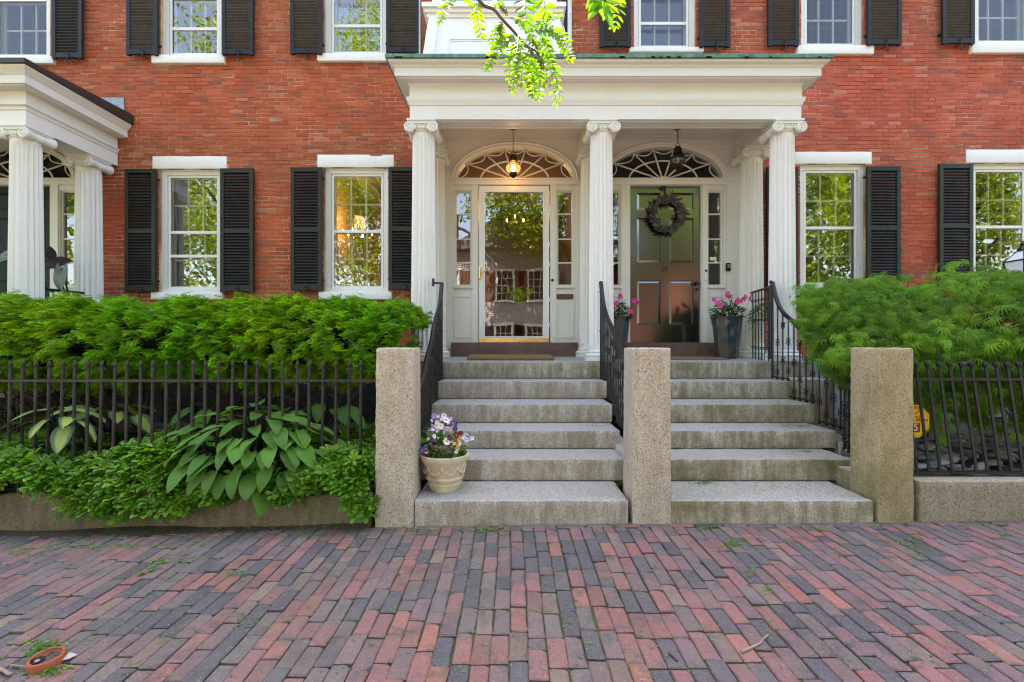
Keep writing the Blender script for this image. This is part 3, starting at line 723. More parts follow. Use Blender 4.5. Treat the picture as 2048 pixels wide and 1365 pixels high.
mb = MB(); mb.box(cx - .505, cx + .487, y - .012, y - .001, 1.334, wz(677)); mb.build("kick_plate", M['brass'], sdoor)
hx = wx(960.5); mb = MB(); mb.rbox(hx - .021, hx + .021, y - .012, y - .0005, wz(560), wz(534), .006, .03); mb.tube([(hx, y - .01, wz(544.5)), (hx, y - .05, wz(544.5)), (hx + .03, y - .055, wz(545)), (hx + .075, y - .05, wz(545.5))], .008, 8); mb.lathe([(.0, -.018), (.009, -.016), (.009, 0)], (hx, y - .012, wz(555)), 12, axis='y'); mb.build("handle", M['brass'], sdoor, smooth='auto')
for z in (wz(388), wz(428), wz(490), wz(530), wz(600), wz(650)): mb = MB(); mb.tube([(cx + .497, y - .006, z - .03), (cx + .497, y - .006, z + .03)], .007, 8); mb.build("hinge", M['vinyl'], sdoor, smooth='auto')
mb = MB(); mb.lathe([(.0, -.02), (.018, -.018), (.022, -.002), (.022, 0)], (wx(1104.5), W - .034, wz(561.5)), 16, axis='y'); mb.build("deadbolt", M['bronze'], house, smooth='auto')
mb = MB(); mb.box(wx(1112.5), wx(1146), W - .030, W - .0125, wz(599), wz(589)); mb.box(wx(1115), wx(1143.5), W - .036, W - .031, wz(597.2), wz(590.8)); mb.build("mail_slot", M['brown_st'], house)
# inner door frame glimpsed through the storm door, plus the hall floor
mb = MB(); mb.box(cx - .6, cx + .6, W + .34, W + 4.6, 1.2, 1.3); mb.build("hall_floor", M['brown_st'], house)
# panelled door of the right-hand entrance
t = NT("black_gloss_door_paint")
nb = t.bump(t.math('ADD', t.noise(38, 4, .6), t.math('MULTIPLY', t.noise(9, 2, vec=t.scale(t.pos(), (1, 1, .3))), 1.2)), .22, .008)
M['doorpaint'] = t.done(t.pr(t.mix(t.noise(4, 4), (.008, .007, .006), (.016, .014, .011)), .16, 0, 1., nb, 1.))
def panel_door(cx, d0, d1, zt, zb, pcols, prows, mat, y=W + .035):
    hs = [rect(wx(a), wx(b), wz(q), wz(p)) for (p, q) in prows for (a, b) in pcols]
    mb = MB(); mb.prism(rect(cx + d0 + .004, cx + d1 - .004, zb, zt), y, y + .05, hs); dr = mb.build("door", mat, house)
    for h in hs:
        (a, c), (b, _), (_, d) = h[0], h[1], h[2]; q = MB()
        V = [(a, y + .018, c), (b, y + .018, c), (b, y + .018, d), (a, y + .018, d)]; e = .035
        V += [(a + e, y + .009, c + e), (b - e, y + .009, c + e), (b - e, y + .009, d - e), (a + e, y + .009, d - e)]
        q.add(V, [(0, 1, 5, 4), (1, 2, 6, 5), (2, 3, 7, 6), (3, 0, 4, 7), (4, 5, 6, 7)]); q.build("panel", mat, dr)
    return dr
bdoor = panel_door(UB['cx'], UB['d0'], UB['d1'], wz(371.5), 1.335, ((1275, 1323), (1340, 1389)), ((384.5, 419), (435, 525), (561, 650)), M['doorpaint'])
def text_mesh(s, size, ext=.002, al='CENTER'):
    cu = bpy.data.curves.new("txt", 'FONT'); cu.body = s; cu.size = size; cu.extrude = ext; cu.align_x = al; cu.align_y = 'CENTER'; cu.resolution_u = 3
    o = bpy.data.objects.new("txt", cu); COL.objects.link(o); dg = bpy.context.evaluated_depsgraph_get()
    me = bpy.data.meshes.new_from_object(o.evaluated_get(dg)); bpy.data.objects.remove(o); me.materials.clear(); return me
me = text_mesh("35", .088, .003); me.materials.append(M['iron']); o = bpy.data.objects.new("house_number", me); link(o, bdoor, (wx(1330), W + .031, wz(538.5))); o.rotation_euler = (R(90), 0, 0)
mb = MB(); kx, kz = wx(1395), wz(567); mb.lathe([(.0, -.06), (.022, -.055), (.03, -.04), (.022, -.022), (.010, -.015), (.010, -.004), (.024, -.003), (.024, 0)], (kx, W + .034, kz), 16, axis='y'); mb.lathe([(0, -.008), (.02, -.007), (.024, 0)], (kx, W + .034, wz(579)), 14, axis='y'); mb.build("door_knob", M['bronze'], bdoor, smooth='auto')
mb = MB(); kx = wx(1409.5); mb.rbox(kx - .02, kx + .02, W - .045, W - .0335, wz(562), wz(541), .008, .05); mb.build("lock_plate", M['vinyl'], house); mb = MB(); mb.lathe([(0, -.012), (.016, -.01), (.018, 0)], (kx, W - .0455, wz(543)), 14, axis='y'); mb.build("lock_button", M['iron'], house, smooth='auto')
mb = MB(); mb.rbox(wx(1448.5), wx(1457), W - .075, W - .0355, wz(544), wz(528), .006, .05); mb.build("doorbell", M['iron'], house); mb = MB(); mb.box(wx(1450), wx(1455.5), W - .078, W - .0755, wz(538), wz(531)); mb.build("doorbell_button", M['lead'], house)
mb = MB(); mb.box(wx(1421), wx(1434), W + .02, W + .024, wz(521), wz(514)); mb.build("window_sticker", M['white'], house)
ldoor = panel_door(UL['cx'], UL['d0'], UL['d1'], wz(371.5), 1.335, ((-18, 24), (45, 87)), ((384.5, 419), (435, 525), (561, 650)), simple("dark_green_door_paint", (.010, .022, .014), .5, spec=.2, bst=.1))
mb = MB(); mb.rbox(wx(1441), wx(1454), W - .035, W - .0125, wz(300), wz(286.5), .004, .05); mb.build("electrical_plate", M['white2'], house)

# ------------------------------------------------------------------ porticoes
def flute(mb, x, y, z0, z1, r0, r1, nf=18):
    per = 6; n = nf * per; hs = [0, .012, .03, .25, .5, .75, .97, .985, 1.]; V = []; fs = []
    for i, h in enumerate(hs):
        z = z0 + (z1 - z0) * h; r = r0 + (r1 - r0) * (h ** 1.35)
        dep = 0 if i in (0, 1, len(hs) - 1, len(hs) - 2) else .15 * r
        if i in (0, len(hs) - 1): r *= 1.0
        for k in range(n):
            ph = (k % per) / per; dd = dep * (math.sin(PI * max(0, (ph - .12) / .88)) ** .75 if ph > .12 else 0)
            th = 2 * PI * k / n; V.append((x + (r - dd) * math.cos(th), y + (r - dd) * math.sin(th), z))
    for i in range(len(hs) - 1):
        for k in range(n): q = (k + 1) % n; fs.append((i * n + k, i * n + q, (i + 1) * n + q, (i + 1) * n + k))
    mb.add(V, fs)
def ionic_column(x, y, zb, zt, parent, r0=.152, r1=.132, mat='col'):
    cap = .175; bh = .135
    mb = MB(); flute(mb, x, y, zb + bh, zt - cap + .03, r0, r1); col = mb.build("column", M[mat], parent, smooth='auto')
    b = MB(); pr = [(.0, 0), (r0 * 1.30, 0), (r0 * 1.32, .02), (r0 * 1.32, .045)]
    pr += [(r0 * (1.24 + .10 * math.sin(a)), .05 + .018 * (1 - math.cos(a))) for a in np.linspace(0.3, PI - .1, 6)]
    pr += [(r0 * 1.16, .09), (r0 * 1.13, .098)] + [(r0 * (1.08 + .075 * math.sin(a)), .100 + .012 * (1 - math.cos(a))) for a in np.linspace(.1, PI - .1, 5)] + [(r0 * 1.03, .128), (r0 * 1.0, bh + .004), (0, bh + .004)]
    b.lathe(pr, (x, y, zb), 32); b.build("base", M[mat], col, smooth='auto')
    c = MB(); hw = .168; ra = .012
    c.box(x - hw, x + hw, y - hw, y + hw, zt - .022, zt - .001); c.box(x - hw + .014, x + hw - .014, y - hw + .014, y + hw - .014, zt - .042, zt - .0225)
    vr = .064; vx = .138; vz = zt - .042 - vr * .92; ln = .165
    for sx in (-1, 1):
        prof = [(0, -ln), (vr * .95, -ln), (vr, -ln + .012), (vr * .92, -ln + .03), (vr * .66, -.03), (vr * .72, 0), (vr * .66, .03), (vr * .92, ln - .03), (vr, ln - .012), (vr * .95, ln), (0, ln)]
        c.lathe(prof, (x + sx * vx, y, vz), 24, axis='y')
        for sy in (-1, 1):
            pts = []
            for i in range(46):
                a = PI / 2 + sx * 0 - sx * (-1) * (-1) * i / 45 * 2 * PI * 2.3 * -1; rr = vr * (.93 - .80 * i / 45)
                pts.append((x + sx * vx + rr * math.cos(PI / 2 - sx * i / 45 * 2 * PI * 2.3) , y + sy * (ln + .002), vz + rr * math.sin(PI / 2 - sx * i / 45 * 2 * PI * 2.3)))
            c.tube(pts, [.0095 - .004 * i / 45 for i in range(46)], 6)
            c.lathe([(0, 0), (.014, 0), (.012, sy * .008), (0, sy * .01)], (x + sx * vx, y + sy * ln, vz), 10, axis='y')
        for q in (-.02, .0, .02): c.lathe([(vr * .70, q - .006), (vr * .76, q), (vr * .70, q + .006)], (x + sx * vx, y, vz), 20, axis='y')
    c.box(x - vx, x + vx, y - ln + .012, y + ln - .012, vz + vr * .35, zt - .0425)
    for sy in (-1, 1):
        c.tube([(x + u * vx, y + sy * (ln - .004), vz + vr * .88 - .012 * (1 - u * u)) for u in np.linspace(-1, 1, 9)], .008, 6)
        for u in np.linspace(-.5, .5, 5): c.lathe([(0, -.03), (.012, -.018), (.016, 0), (.01, .018), (0, .026)], (x + u * vx, y + sy * (ln - .022), vz + .005), 8)
    c.lathe([(r1, zt - cap + .028 - zt), (r1 * 1.06, -cap + .035), (r1 * 1.10, -cap + .045), (r1 * 1.04, -cap + .055), (r1 * 1.16, -cap + .085), (r1 * 1.1, -cap + .11)], (x, y, zt), 28)
    c.build("capital", M[mat], col, smooth='auto'); return col
def entablature(parent, XL, XR, Yf, z, mat='white', left=True, right=True, roofmat='copper', drop=.004):
    """z: bottom, architrave top, taenia top, frieze top, corona bottom, corona top, cyma top, roof top"""
    zb, za, zt, zf, zc, zd, ze, zr = z
    def sweep(prof, name, m, closed=True, smooth='auto'):
        mb = MB(); V = []; fs = []; n = len(prof); Yw = W - .014
        for (p, q) in prof: V += [(XL - p, Yw, q), (XL - p, Yf - p, q), (XR + p, Yf - p, q), (XR + p, Yw, q)]
        for k in range(n if closed else n - 1):
            j = (k + 1) % n
            for s in range(3):
                if s == 0 and not left or s == 2 and not right: continue
                fs.append((k * 4 + s, k * 4 + s + 1, j * 4 + s + 1, j * 4 + s))
        mb.add(V, fs); return mb.build(name, m, parent, smooth=smooth)
    ti = -.245
    sweep([(ti, zb), (0, zb), (0, za), (.012, za + .006), (.014, za + .03), (.03, za + .05), (.034, zt - .012), (.036, zt), (.004, zt + .002), (.002, zf - .06), (.012, zf - .05), (.02, zf - .025), (.04, zf), (.04, zf + .004), (ti, zf + .004)], "entablature", M[mat])
    sweep([(-.1, zc - .012), (.11, zc - .012), (.118, zc), (.143, zc), (.143, zd), (.150, zd + .004), (.152, zd + .012), (.158, zd + .014), (.164, zd + .03), (.19, ze - .03), (.204, ze - .012), (.206, ze), (-.1, ze)], "cornice", M[mat])
    mb = MB(); p = .228; Yw = W - .014; h2 = zr + .10
    V = []
    for (pp, zz) in ((.18, ze + .002), (p, ze + .004), (p + .004, zr - .008), (p - .004, zr)): V += [(XL - pp, Yw, zz + (h2 - zr) * (0 if zz < zr else .9)), (XL - pp, Yf - pp, zz), (XR + pp, Yf - pp, zz), (XR + pp, Yw, zz + (h2 - zr) * (0 if zz < zr else .9))]
    fs = [(k * 4 + s, k * 4 + s + 1, (k + 1) * 4 + s + 1, (k + 1) * 4 + s) for k in range(3) for s in range(3)] + [(12, 13, 14, 15)]
    mb.add(V, fs)
    if roofmat == 'copper':
        for x in np.arange(XL - .1, XR + .2, .62): mb.rbox(x - .009, x + .009, Yf - p + .02, Yw - .2, zr + .001, zr + .018, .004, .3)
        rng = random.Random(3)
        for k in range(60):
            x = rng.uniform(XL - p, XR + p); mb.box(x, x + rng.uniform(.02, .1), Yf - p - .006, Yf - p + .012, ze + .001, ze + rng.uniform(.008, .016))
    mb.build("roof", M[roofmat], parent)
YP = 5.38; PXL, PXR = (819.6 - 1030) * YP / F, (1602.6 - 1030) * YP / F
port = thing("portico", "white double portico with fluted Ionic columns under a green copper roof edge", "portico", ((PXL + PXR) / 2, YP, 1.1))
ZB = PZ(239, YP)
entablature(port, PXL, PXR, YP, (ZB, PZ(212, YP), PZ(197, YP), PZ(163, YP), PZ(152, YP - .143), PZ(137, YP - .143), PZ(118, YP - .206), PZ(107.5, YP - .228)))
CXS = [PX(847, 5.5), PX(1202.7, 5.5), PX(1565.5, 5.5)]
for cx in CXS: ionic_column(cx, 5.515, 1.105, ZB, port)
for cx in CXS: ionic_column(cx, 6.24, 1.128, ZB, port, .16, .142, 'col2')
mb = MB(); mb.box(PXL + .24, PXR - .24, YP + .24, W - .013, 4.232, 4.26); mb.build("ceiling", M['white2'], port)
mb = MB(); mb.box(CXS[1] - .125, CXS[1] + .125, YP + .246, W - .013, ZB, 4.231); mb.build("beam", M['white2'], port)
for (a, b) in ((CXS[0] + .22, CXS[1] - .17), (CXS[1] + .2, CXS[2] - .2)):
    mb = MB(); y0, y1 = YP + .05, YP + .2; e = .014
    for (p, q, r_, s) in ((a, b, y0, y0 + e), (a, b, y1 - e, y1), (a, a + e, y0 + e, y1 - e), (b - e, b, y0 + e, y1 - e)): mb.box(p, q, r_, s, ZB - .008, ZB - .0005)
    mb.build("soffit_panel", M['white'], port)
# canted bay above the portico (its apron stands on the copper roof)
bay = sub("bay_window", house)
def fr(u, z, out=0.):                          # sloping front of the apron
    t_ = (z - 4.6) / 1.18; xl = -1.252 + .145 * t_; xr = .73 - .172 * t_; return (xl + (xr - xl) * u, 5.86 + .15 * t_ - out, z)
mb = MB(); ZA, ZT = 4.6, 5.78
V = [fr(0, ZA), fr(1, ZA), fr(1, ZT), fr(0, ZT)] + [(-1.42, W, ZA), (.90, W, ZA), (.72, W, ZT), (-1.27, W, ZT)]
mb.add(V, [(0, 1, 2, 3), (1, 5, 6, 2), (4, 0, 3, 7), (3, 2, 6, 7)])
def strip(mb, u0, z0, u1, z1, o0, o1):
    P = [fr(u0, z0, o0), fr(u1, z0, o0), fr(u1, z1, o0), fr(u0, z1, o0), fr(u0, z0, o1), fr(u1, z0, o1), fr(u1, z1, o1), fr(u0, z1, o1)]
    mb.add(P, [(4, 5, 6, 7), (0, 1, 5, 4), (1, 2, 6, 5), (2, 3, 7, 6), (3, 0, 4, 7)])
for (u0, z0, u1, z1) in ((0, ZA, .075, ZT), (.925, ZA, 1, ZT), (.075, 5.62, .925, ZT)): strip(mb, u0, z0, u1, z1, -.01, .022)
for k, e in enumerate((0, .02)):
    a, b, c, d = .17 + e * .6, .83 - e * .6, 4.86 + e, 5.30 - e; q = .016
    for (u0, z0, u1, z1) in ((a, c, b, c + q), (a, d - q, b, d), (a, c + q, a + q * .5, d - q), (b - q * .5, c + q, b, d - q)): strip(mb, u0, z0, u1, z1, -.005, .012 - .006 * k)
mb.build("apron", M['stone_w'], bay)
mb = MB()
for k, (o, z0, z1) in enumerate(((.03, 5.60, 5.65), (.055, 5.652, 5.70), (.085, 5.702, 5.76))): mb.box(-1.13 - o, .58 + o, 6.0 - o, W - .001, z0 + .0, z1)
mb.build("moulding", M['stone_w'], bay)
mb = MB(); mb.box(-1.1, -.98, 6.03, W + .2, 5.78, 7.55); mb.box(.42, .555, 6.03, W + .2, 5.78, 7.55); mb.box(-.98, .42, 6.03, 6.1, 5.78, 5.86); mb.box(-1.15, .6, 5.98, W + .2, 7.5, 7.65); mb.box(-.3, -.26, 6.04, 6.09, 5.86, 7.5); mb.build("bay_frame", M['stone_w'], bay)
g = MB(); g.add([(-.98, 6.07, 5.86), (.42, 6.07, 5.86), (.42, 6.07, 7.5), (-.98, 6.07, 7.5)], [(0, 1, 2, 3)]); g.build("pane", M['glass'], bay)
for (a, b) in ((.745, .80), (-1.4, -1.345)): mb = MB(); mb.box(a, b, W - .07, W - .002, 4.75, 7.55); mb.build("corner_board", M['white'], bay)
mb = MB(); mb.box(.66, .744, W - .03, W - .002, 5.12, 7.5); mb.build("side_sash", M['shut_b'], bay)
# neighbour's portico at the left edge
lport = thing("portico", "white portico at the left edge with dark brown roof edge and fluted columns", "portico", (-6.9, 5.3, 1.1))
YL = 5.27; lz = (PZ(250, YL), PZ(221, YL), PZ(210, YL), PZ(172, YL), PZ(166, YL - .143), PZ(150, YL - .143), PZ(128, YL - .206), PZ(115, YL - .228))
entablature(lport, -8.5, -5.665, YL, lz, 'white', True, True, 'roof_br')
ionic_column(-5.81, 5.41, 1.06, lz[0], lport, .158, .136); ionic_column(-5.845, 6.24, 1.08, lz[0], lport, .156, .136); ionic_column(-8.36, 5.41, 1.06, lz[0], lport, .155, .135); ionic_column(-8.36, 6.24, 1.08, lz[0], lport, .155, .135)
mb = MB(); mb.box(-8.25, -5.92, YL + .24, W - .013, 4.08, 4.1); mb.build("ceiling", M['white2'], lport)
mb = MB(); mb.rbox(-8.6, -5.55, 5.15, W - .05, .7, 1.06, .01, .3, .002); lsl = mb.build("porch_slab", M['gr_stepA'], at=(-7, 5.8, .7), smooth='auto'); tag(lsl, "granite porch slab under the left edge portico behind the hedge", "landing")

# ------------------------------------------------------------------ steps, posts, garden walls
YK = [3.286, 3.756, 4.124, 4.535, 4.972, 5.337]; ZK = [.1734, .355, .5205, .707, .901, 1.098]
def step_z(y):
    z = 0.
    for k in range(6):
        if y >= YK[k] - .001: z = ZK[k] + (max(0, y - 5.337) * .035 if k == 5 else 0)
    return z
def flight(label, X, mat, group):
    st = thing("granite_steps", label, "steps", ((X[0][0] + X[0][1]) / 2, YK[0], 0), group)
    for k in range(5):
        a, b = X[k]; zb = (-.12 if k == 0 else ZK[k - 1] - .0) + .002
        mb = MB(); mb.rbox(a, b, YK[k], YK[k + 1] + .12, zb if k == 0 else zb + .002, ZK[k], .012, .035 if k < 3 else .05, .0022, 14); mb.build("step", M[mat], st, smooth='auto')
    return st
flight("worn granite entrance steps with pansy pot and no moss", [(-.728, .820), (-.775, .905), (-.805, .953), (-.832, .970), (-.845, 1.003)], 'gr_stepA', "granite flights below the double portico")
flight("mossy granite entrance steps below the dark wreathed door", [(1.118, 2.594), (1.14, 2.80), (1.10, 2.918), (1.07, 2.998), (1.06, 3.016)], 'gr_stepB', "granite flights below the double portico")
def slope(V):
    top = V[:, 2] > 1.0; V[top, 2] += np.maximum(0, V[top, 1] - 5.337) * .035; return V
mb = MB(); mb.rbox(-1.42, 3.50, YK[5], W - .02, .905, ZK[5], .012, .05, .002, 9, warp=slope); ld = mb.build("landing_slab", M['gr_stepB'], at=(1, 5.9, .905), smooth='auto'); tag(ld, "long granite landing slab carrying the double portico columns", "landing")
mb = MB(); mb.box(-1.38, 3.46, 5.40, W - .05, -.2, .9); mb.box(-.7, 2.6, 3.9, 5.4, -.2, .30); fd = mb.build("landing_base", M['gr_found'], at=(1, 5.9, -.2)); tag(fd, "rough stone base underneath the landing slab", "foundation")
def post(x0, x1, y1, mat, label, taper=.012):
    def wp(V):
        t_ = np.clip(V[:, 2] / 1.28, 0, 1); cx = (x0 + x1) / 2; V[:, 0] = cx + (V[:, 0] - cx) * (1 + .05 * (1 - t_)); return V
    mb = MB(); mb.rbox(x0, x1, YK[0] - .006, y1, -.15, 1.277, .013, .03, .0026, 17, warp=wp)
    o = mb.build("granite_post", M[mat], at=((x0 + x1) / 2, YK[0] + .14, 0), smooth='auto'); tag(o, label, "post", "granite posts at the steps")
post(-1.005, -.737, 3.55, 'gr_post', "speckled tan granite post beside the pansy pot")
post(.856, 1.124, 3.585, 'gr_post', "speckled tan granite post between the two flights of steps")
post(2.632, 2.876, 3.575, 'gr_post3', "moss stained granite post beside the yellow alarm sign")
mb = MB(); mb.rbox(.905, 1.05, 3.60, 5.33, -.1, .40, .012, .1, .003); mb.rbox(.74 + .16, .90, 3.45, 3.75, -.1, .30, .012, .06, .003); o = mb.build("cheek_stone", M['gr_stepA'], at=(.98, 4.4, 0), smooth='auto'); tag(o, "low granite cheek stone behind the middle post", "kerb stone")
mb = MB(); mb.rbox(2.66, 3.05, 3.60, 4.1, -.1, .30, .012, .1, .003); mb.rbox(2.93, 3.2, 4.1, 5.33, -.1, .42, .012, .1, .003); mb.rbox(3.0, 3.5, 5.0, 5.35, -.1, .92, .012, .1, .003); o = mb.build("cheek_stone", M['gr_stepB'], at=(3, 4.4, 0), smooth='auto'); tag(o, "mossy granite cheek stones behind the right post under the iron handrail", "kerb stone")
def wl(V):
    V[:, 2] += np.where(V[:, 2] > .1, .02 * np.sin(V[:, 0] * 1.9) + .012 * np.sin(V[:, 0] * 5.1), 0); return V
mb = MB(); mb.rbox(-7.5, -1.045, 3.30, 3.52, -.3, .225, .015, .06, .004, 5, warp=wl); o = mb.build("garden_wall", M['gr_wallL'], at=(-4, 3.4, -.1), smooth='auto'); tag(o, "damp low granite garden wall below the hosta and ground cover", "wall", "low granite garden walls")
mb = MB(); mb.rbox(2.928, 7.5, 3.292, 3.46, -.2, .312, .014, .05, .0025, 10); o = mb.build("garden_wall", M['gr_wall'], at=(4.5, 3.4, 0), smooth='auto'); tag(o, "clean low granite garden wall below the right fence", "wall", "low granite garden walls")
def bed(x0, x1, y0, y1, z, name):
    X = np.linspace(x0, x1, 40); Y = np.linspace(y0, y1, 24); V = [(x, y, z + .015 * math.sin(x * 5) * math.sin(y * 7) + random.uniform(-.012, .012)) for y in Y for x in X]
    mb = MB(); mb.add(V, [(j * 40 + i, j * 40 + i + 1, (j + 1) * 40 + i + 1, (j + 1) * 40 + i) for j in range(23) for i in range(39)]); return mb.build(name, M['soil'], smooth=True, kind="structure")
bed(-9, -.85, 3.46, W - .06, .19, "planting_bed"); rbed = bed(2.9, 9, 3.45, W - .06, .27, "planting_bed")

# ------------------------------------------------------------------ fences
def fence(name, label, xs, x0, x1, yb, yt, zb, zt, zr, r, ball, bottom, mat):
    f = thing("iron_fence", label, "fence", ((x0 + x1) / 2, yb, zb), "iron picket fences on the garden walls")
    mb = MB(); L = zt - zb
    mb.tube([(0, 0, 0), (0, 0, L - .05)], r, 8)
    if ball: mb.lathe([(0, L - .05), (r * .8, L - .05), (r * .8, L - .043), (r * 1.5, L - .03), (r * 1.75, L - .015), (r * 1.5, L - .002), (r * .7, L + .006), (0, L + .008)], (0, 0, 0), 12)
    else: mb.lathe([(0, L - .05), (r * .7, L - .05), (r * .7, L - .044), (r * 1.15, L - .036), (r * 1.2, L - .02), (r * .8, L - .004), (r * .2, L + .008), (0, L + .009)], (0, 0, 0), 10)
    o = mb.build("picket", M[mat], smooth='auto'); me = o.data; bpy.data.objects.remove(o)
    tl = math.atan2(yt - yb, L)
    for x in xs:
        o = bpy.data.objects.new("picket", me); link(o, f, (x + random.gauss(0, .0015), yb, zb)); o.rotation_euler = (-tl + random.gauss(0, .004), random.gauss(0, .004), random.random() * 6)
        o.rotation_euler = (-tl + random.gauss(0, .003), random.gauss(0, .005), 0)
    yr = yb + (yt - yb) * (zr - zb) / L
    mb = MB(); mb.box(x0, x1, yr - r * 1.25, yr + r * 1.25, zr - .009, zr + .009); mb.build("rail", M[mat], f)
    if bottom: mb = MB(); mb.box(x0, x1, yb - .022, yb + .022, zb - .002, zb + .016); mb.build("rail", M[mat], f)
    return f
pl = [PX(p, 3.45) for p in ([722.5, 697.5] + [22 + 26 * i for i in range(0, 26)] + [-4, -30, -56, -82, -108, -134, -160, -186])]
fence("iron_fence", "rusty grey iron picket fence in front of the hedge and hosta", sorted(set(pl)), -5.2, -1.0, 3.425, 3.45, .22, 1.175, PZ(762, 3.445), .0116, False, False, 'iron_r')
pr_ = [PX(1832 + 23.6 * i, 3.43) for i in range(0, 28)]
fence("iron_fence", "black iron picket fence with ball tips beside the alarm sign", pr_, 2.86, 6.0, 3.42, 3.54, .335, 1.172, PZ(759, 3.52), .0112, True, True, 'iron')

# ------------------------------------------------------------------ handrails
def ring(mb, c, r, t=.0042, n=12, flat=.55):
    mb.tube([(c[0], c[1] + r * math.cos(2 * PI * k / n), c[2] + r * math.sin(2 * PI * k / n)) for k in range(n + 1)], t, 5, cap=False)
def handrail(label, path, spacing=.082, xoff=None):
    P = bez(path, 8); base = P[0]
    h = thing("iron_handrail", label, "handrail", (base[0], base[1], step_z(base[1])), "ornate iron handrails of the stone steps")
    mb = MB(); mb.tube(P, .0195, 8, sx=1.25); mb.tube([p - Vector((0, 0, .024)) for p in P], .010, 6); mb.build("rail", M['iron'], h, smooth=True)
    ds = [0]; 
    for a, b in zip(P[:-1], P[1:]): ds.append(ds[-1] + math.hypot(b.y - a.y, b.x - a.x))
    n = int(ds[-1] / spacing)
    for k in range(n + 1):
        d = ds[-1] * k / n; i = max(j for j in range(len(ds)) if ds[j] <= d + 1e-9); i = min(i, len(P) - 2)
        t_ = (d - ds[i]) / max(1e-6, ds[i + 1] - ds[i]); p = P[i].lerp(P[i + 1], t_); zb = step_z(p.y); newel = k in (0, n)
        b = MB(); b.tube([(p.x, p.y, zb), (p.x, p.y, p.z - .02)], .013 if newel else .0072, 6)
        H = p.z - zb
        if newel:
            for q in (.1, .5, .9): b.lathe([(.0, -.012), (.019, -.008), (.019, .008), (0, .012)], (p.x, p.y, zb + H * q), 8)
        else:
            alt = k % 3
            b.box(p.x - .010, p.x + .010, p.y - .010, p.y + .010, zb + .001, zb + .02)
            for q in ((.16, .62) if alt == 0 else (.10, .48) if alt == 1 else (.30, .80)):
                zc = zb + H * q
                for (dy, dz) in ((-.019, .018), (.019, .018), (-.019, -.018), (.019, -.018)): ring(b, (p.x, p.y + dy, zc + dz), .0145)
                b.box(p.x - .008, p.x + .008, p.y - .012, p.y + .012, zc - .008, zc + .008)
            if alt == 2: b.lathe([(0, 0), (.003, .0), (.017, -.05), (.012, -.075), (.006, -.08), (0, -.08)], (p.x, p.y, p.z - .05 - H * .06), 8)
        b.build("baluster", M['iron'], h, smooth='auto')
    for k in range(6):
        mb = MB(); ya, yb = YK[k], (YK[k + 1] if k < 5 else 5.337 + .1); pp = [p for p in P if ya <= p.y <= yb]
        if len(pp) > 1: q0, q1 = pp[-1], pp[0]; mb.tube([(q0.x, q0.y, ZK[k] + .028), (q1.x, q1.y, ZK[k] + .028)], .010, 4)
        if mb.v: mb.build("shoe_bar", M['iron'], h)
    return h
hl = handrail("curved black iron handrail on the left of the pansy pot steps", [(-.856, 5.32, 2.02), (-.852, 5.16, 1.77), (-.845, 4.83, 1.56), (-.83, 4.52, 1.33), (-.82, 4.27, 1.195), (-.80, 4.0, 1.05), (-.78, 3.62, .95)], .075)
mb = MB(); mb.tube([(-.856, 5.31, 2.02), (-.95, 5.37, 2.03)], .012, 6); mb.box(-.975, -.952, 5.35, 5.39, 1.99, 2.08); mb.build("bracket", M['iron'], hl)
hm = handrail("curved black iron handrail standing between the two flights", [(1.0, 5.30, 2.03), (1.0, 5.19, 1.83), (1.0, 5.02, 1.65), (1.0, 4.67, 1.46), (1.0, 4.40, 1.32), (1.0, 4.1, 1.17), (.99, 3.64, 1.0)], .075)
hr = handrail("black iron handrail with openwork balusters beside the laceleaf maple", [(3.0, 5.30, 2.03), (3.0, 5.235, 1.86), (3.0, 5.12, 1.69), (3.0, 4.9, 1.545), (3.0, 4.66, 1.38), (3.0, 4.347, 1.15), (2.99, 4.168, 1.03), (2.95, 4.06, 1.005), (2.80, 3.60, 1.0)], .098)
mb = MB(); mb.tube([(3.0, 5.33, 1.98), (3.06, 5.6, 1.985), (3.14, 6.05, 1.99)], .016, 6)
for k in range(6):
    y = 5.42 + .11 * k; x = 3.0 + (y - 5.33) * .19; zb = step_z(y); mb.tube([(x, y, zb), (x, y, 1.98)], .0075, 6)
    for z in (zb + .15, zb + .5, zb + .75): ring(mb, (x, y - .019, z), .0145); ring(mb, (x, y + .019, z), .0145)
mb.tube([(3.0, 5.335, 1.13), (3.0, 5.335, 2.0)], .02, 8); mb.tube([(3.02, 5.36, 1.13), (3.02, 5.36, 2.0)], .012, 8); mb.tube([(2.985, 5.31, 2.035), (3.02, 5.37, 2.03)], .019, 6)
mb.build("porch_guard", M['iron'], hr, smooth='auto')
lr = thing("porch_railing", "black iron scroll railing between the left edge portico columns", "railing", (-5.83, 5.8, 1.06))
mb = MB(); mb.tube([(-5.86, 5.5, PZ(576, 5.5)), (-5.80, 6.15, PZ(587, 6.15))], .017, 6); mb.box(-5.82, -5.78, 6.12, 6.17, 1.9, 2.05); mb.build("rail", M['iron'], lr)
for y in np.arange(5.62, 6.15, .13):
    b = MB(); b.tube([(-5.83, y, 1.07), (-5.83, y, 2.0)], .011, 6); b.tube(bez([(-5.83, y + .01, 1.80), (-5.83, y + .06, 1.90), (-5.83, y + .10, 1.86), (-5.83, y + .075, 1.82)], 5), .008, 5); ring(b, (-5.83, y + .06, 1.78), .05, .007); b.build("baluster", M['iron'], lr, smooth='auto')
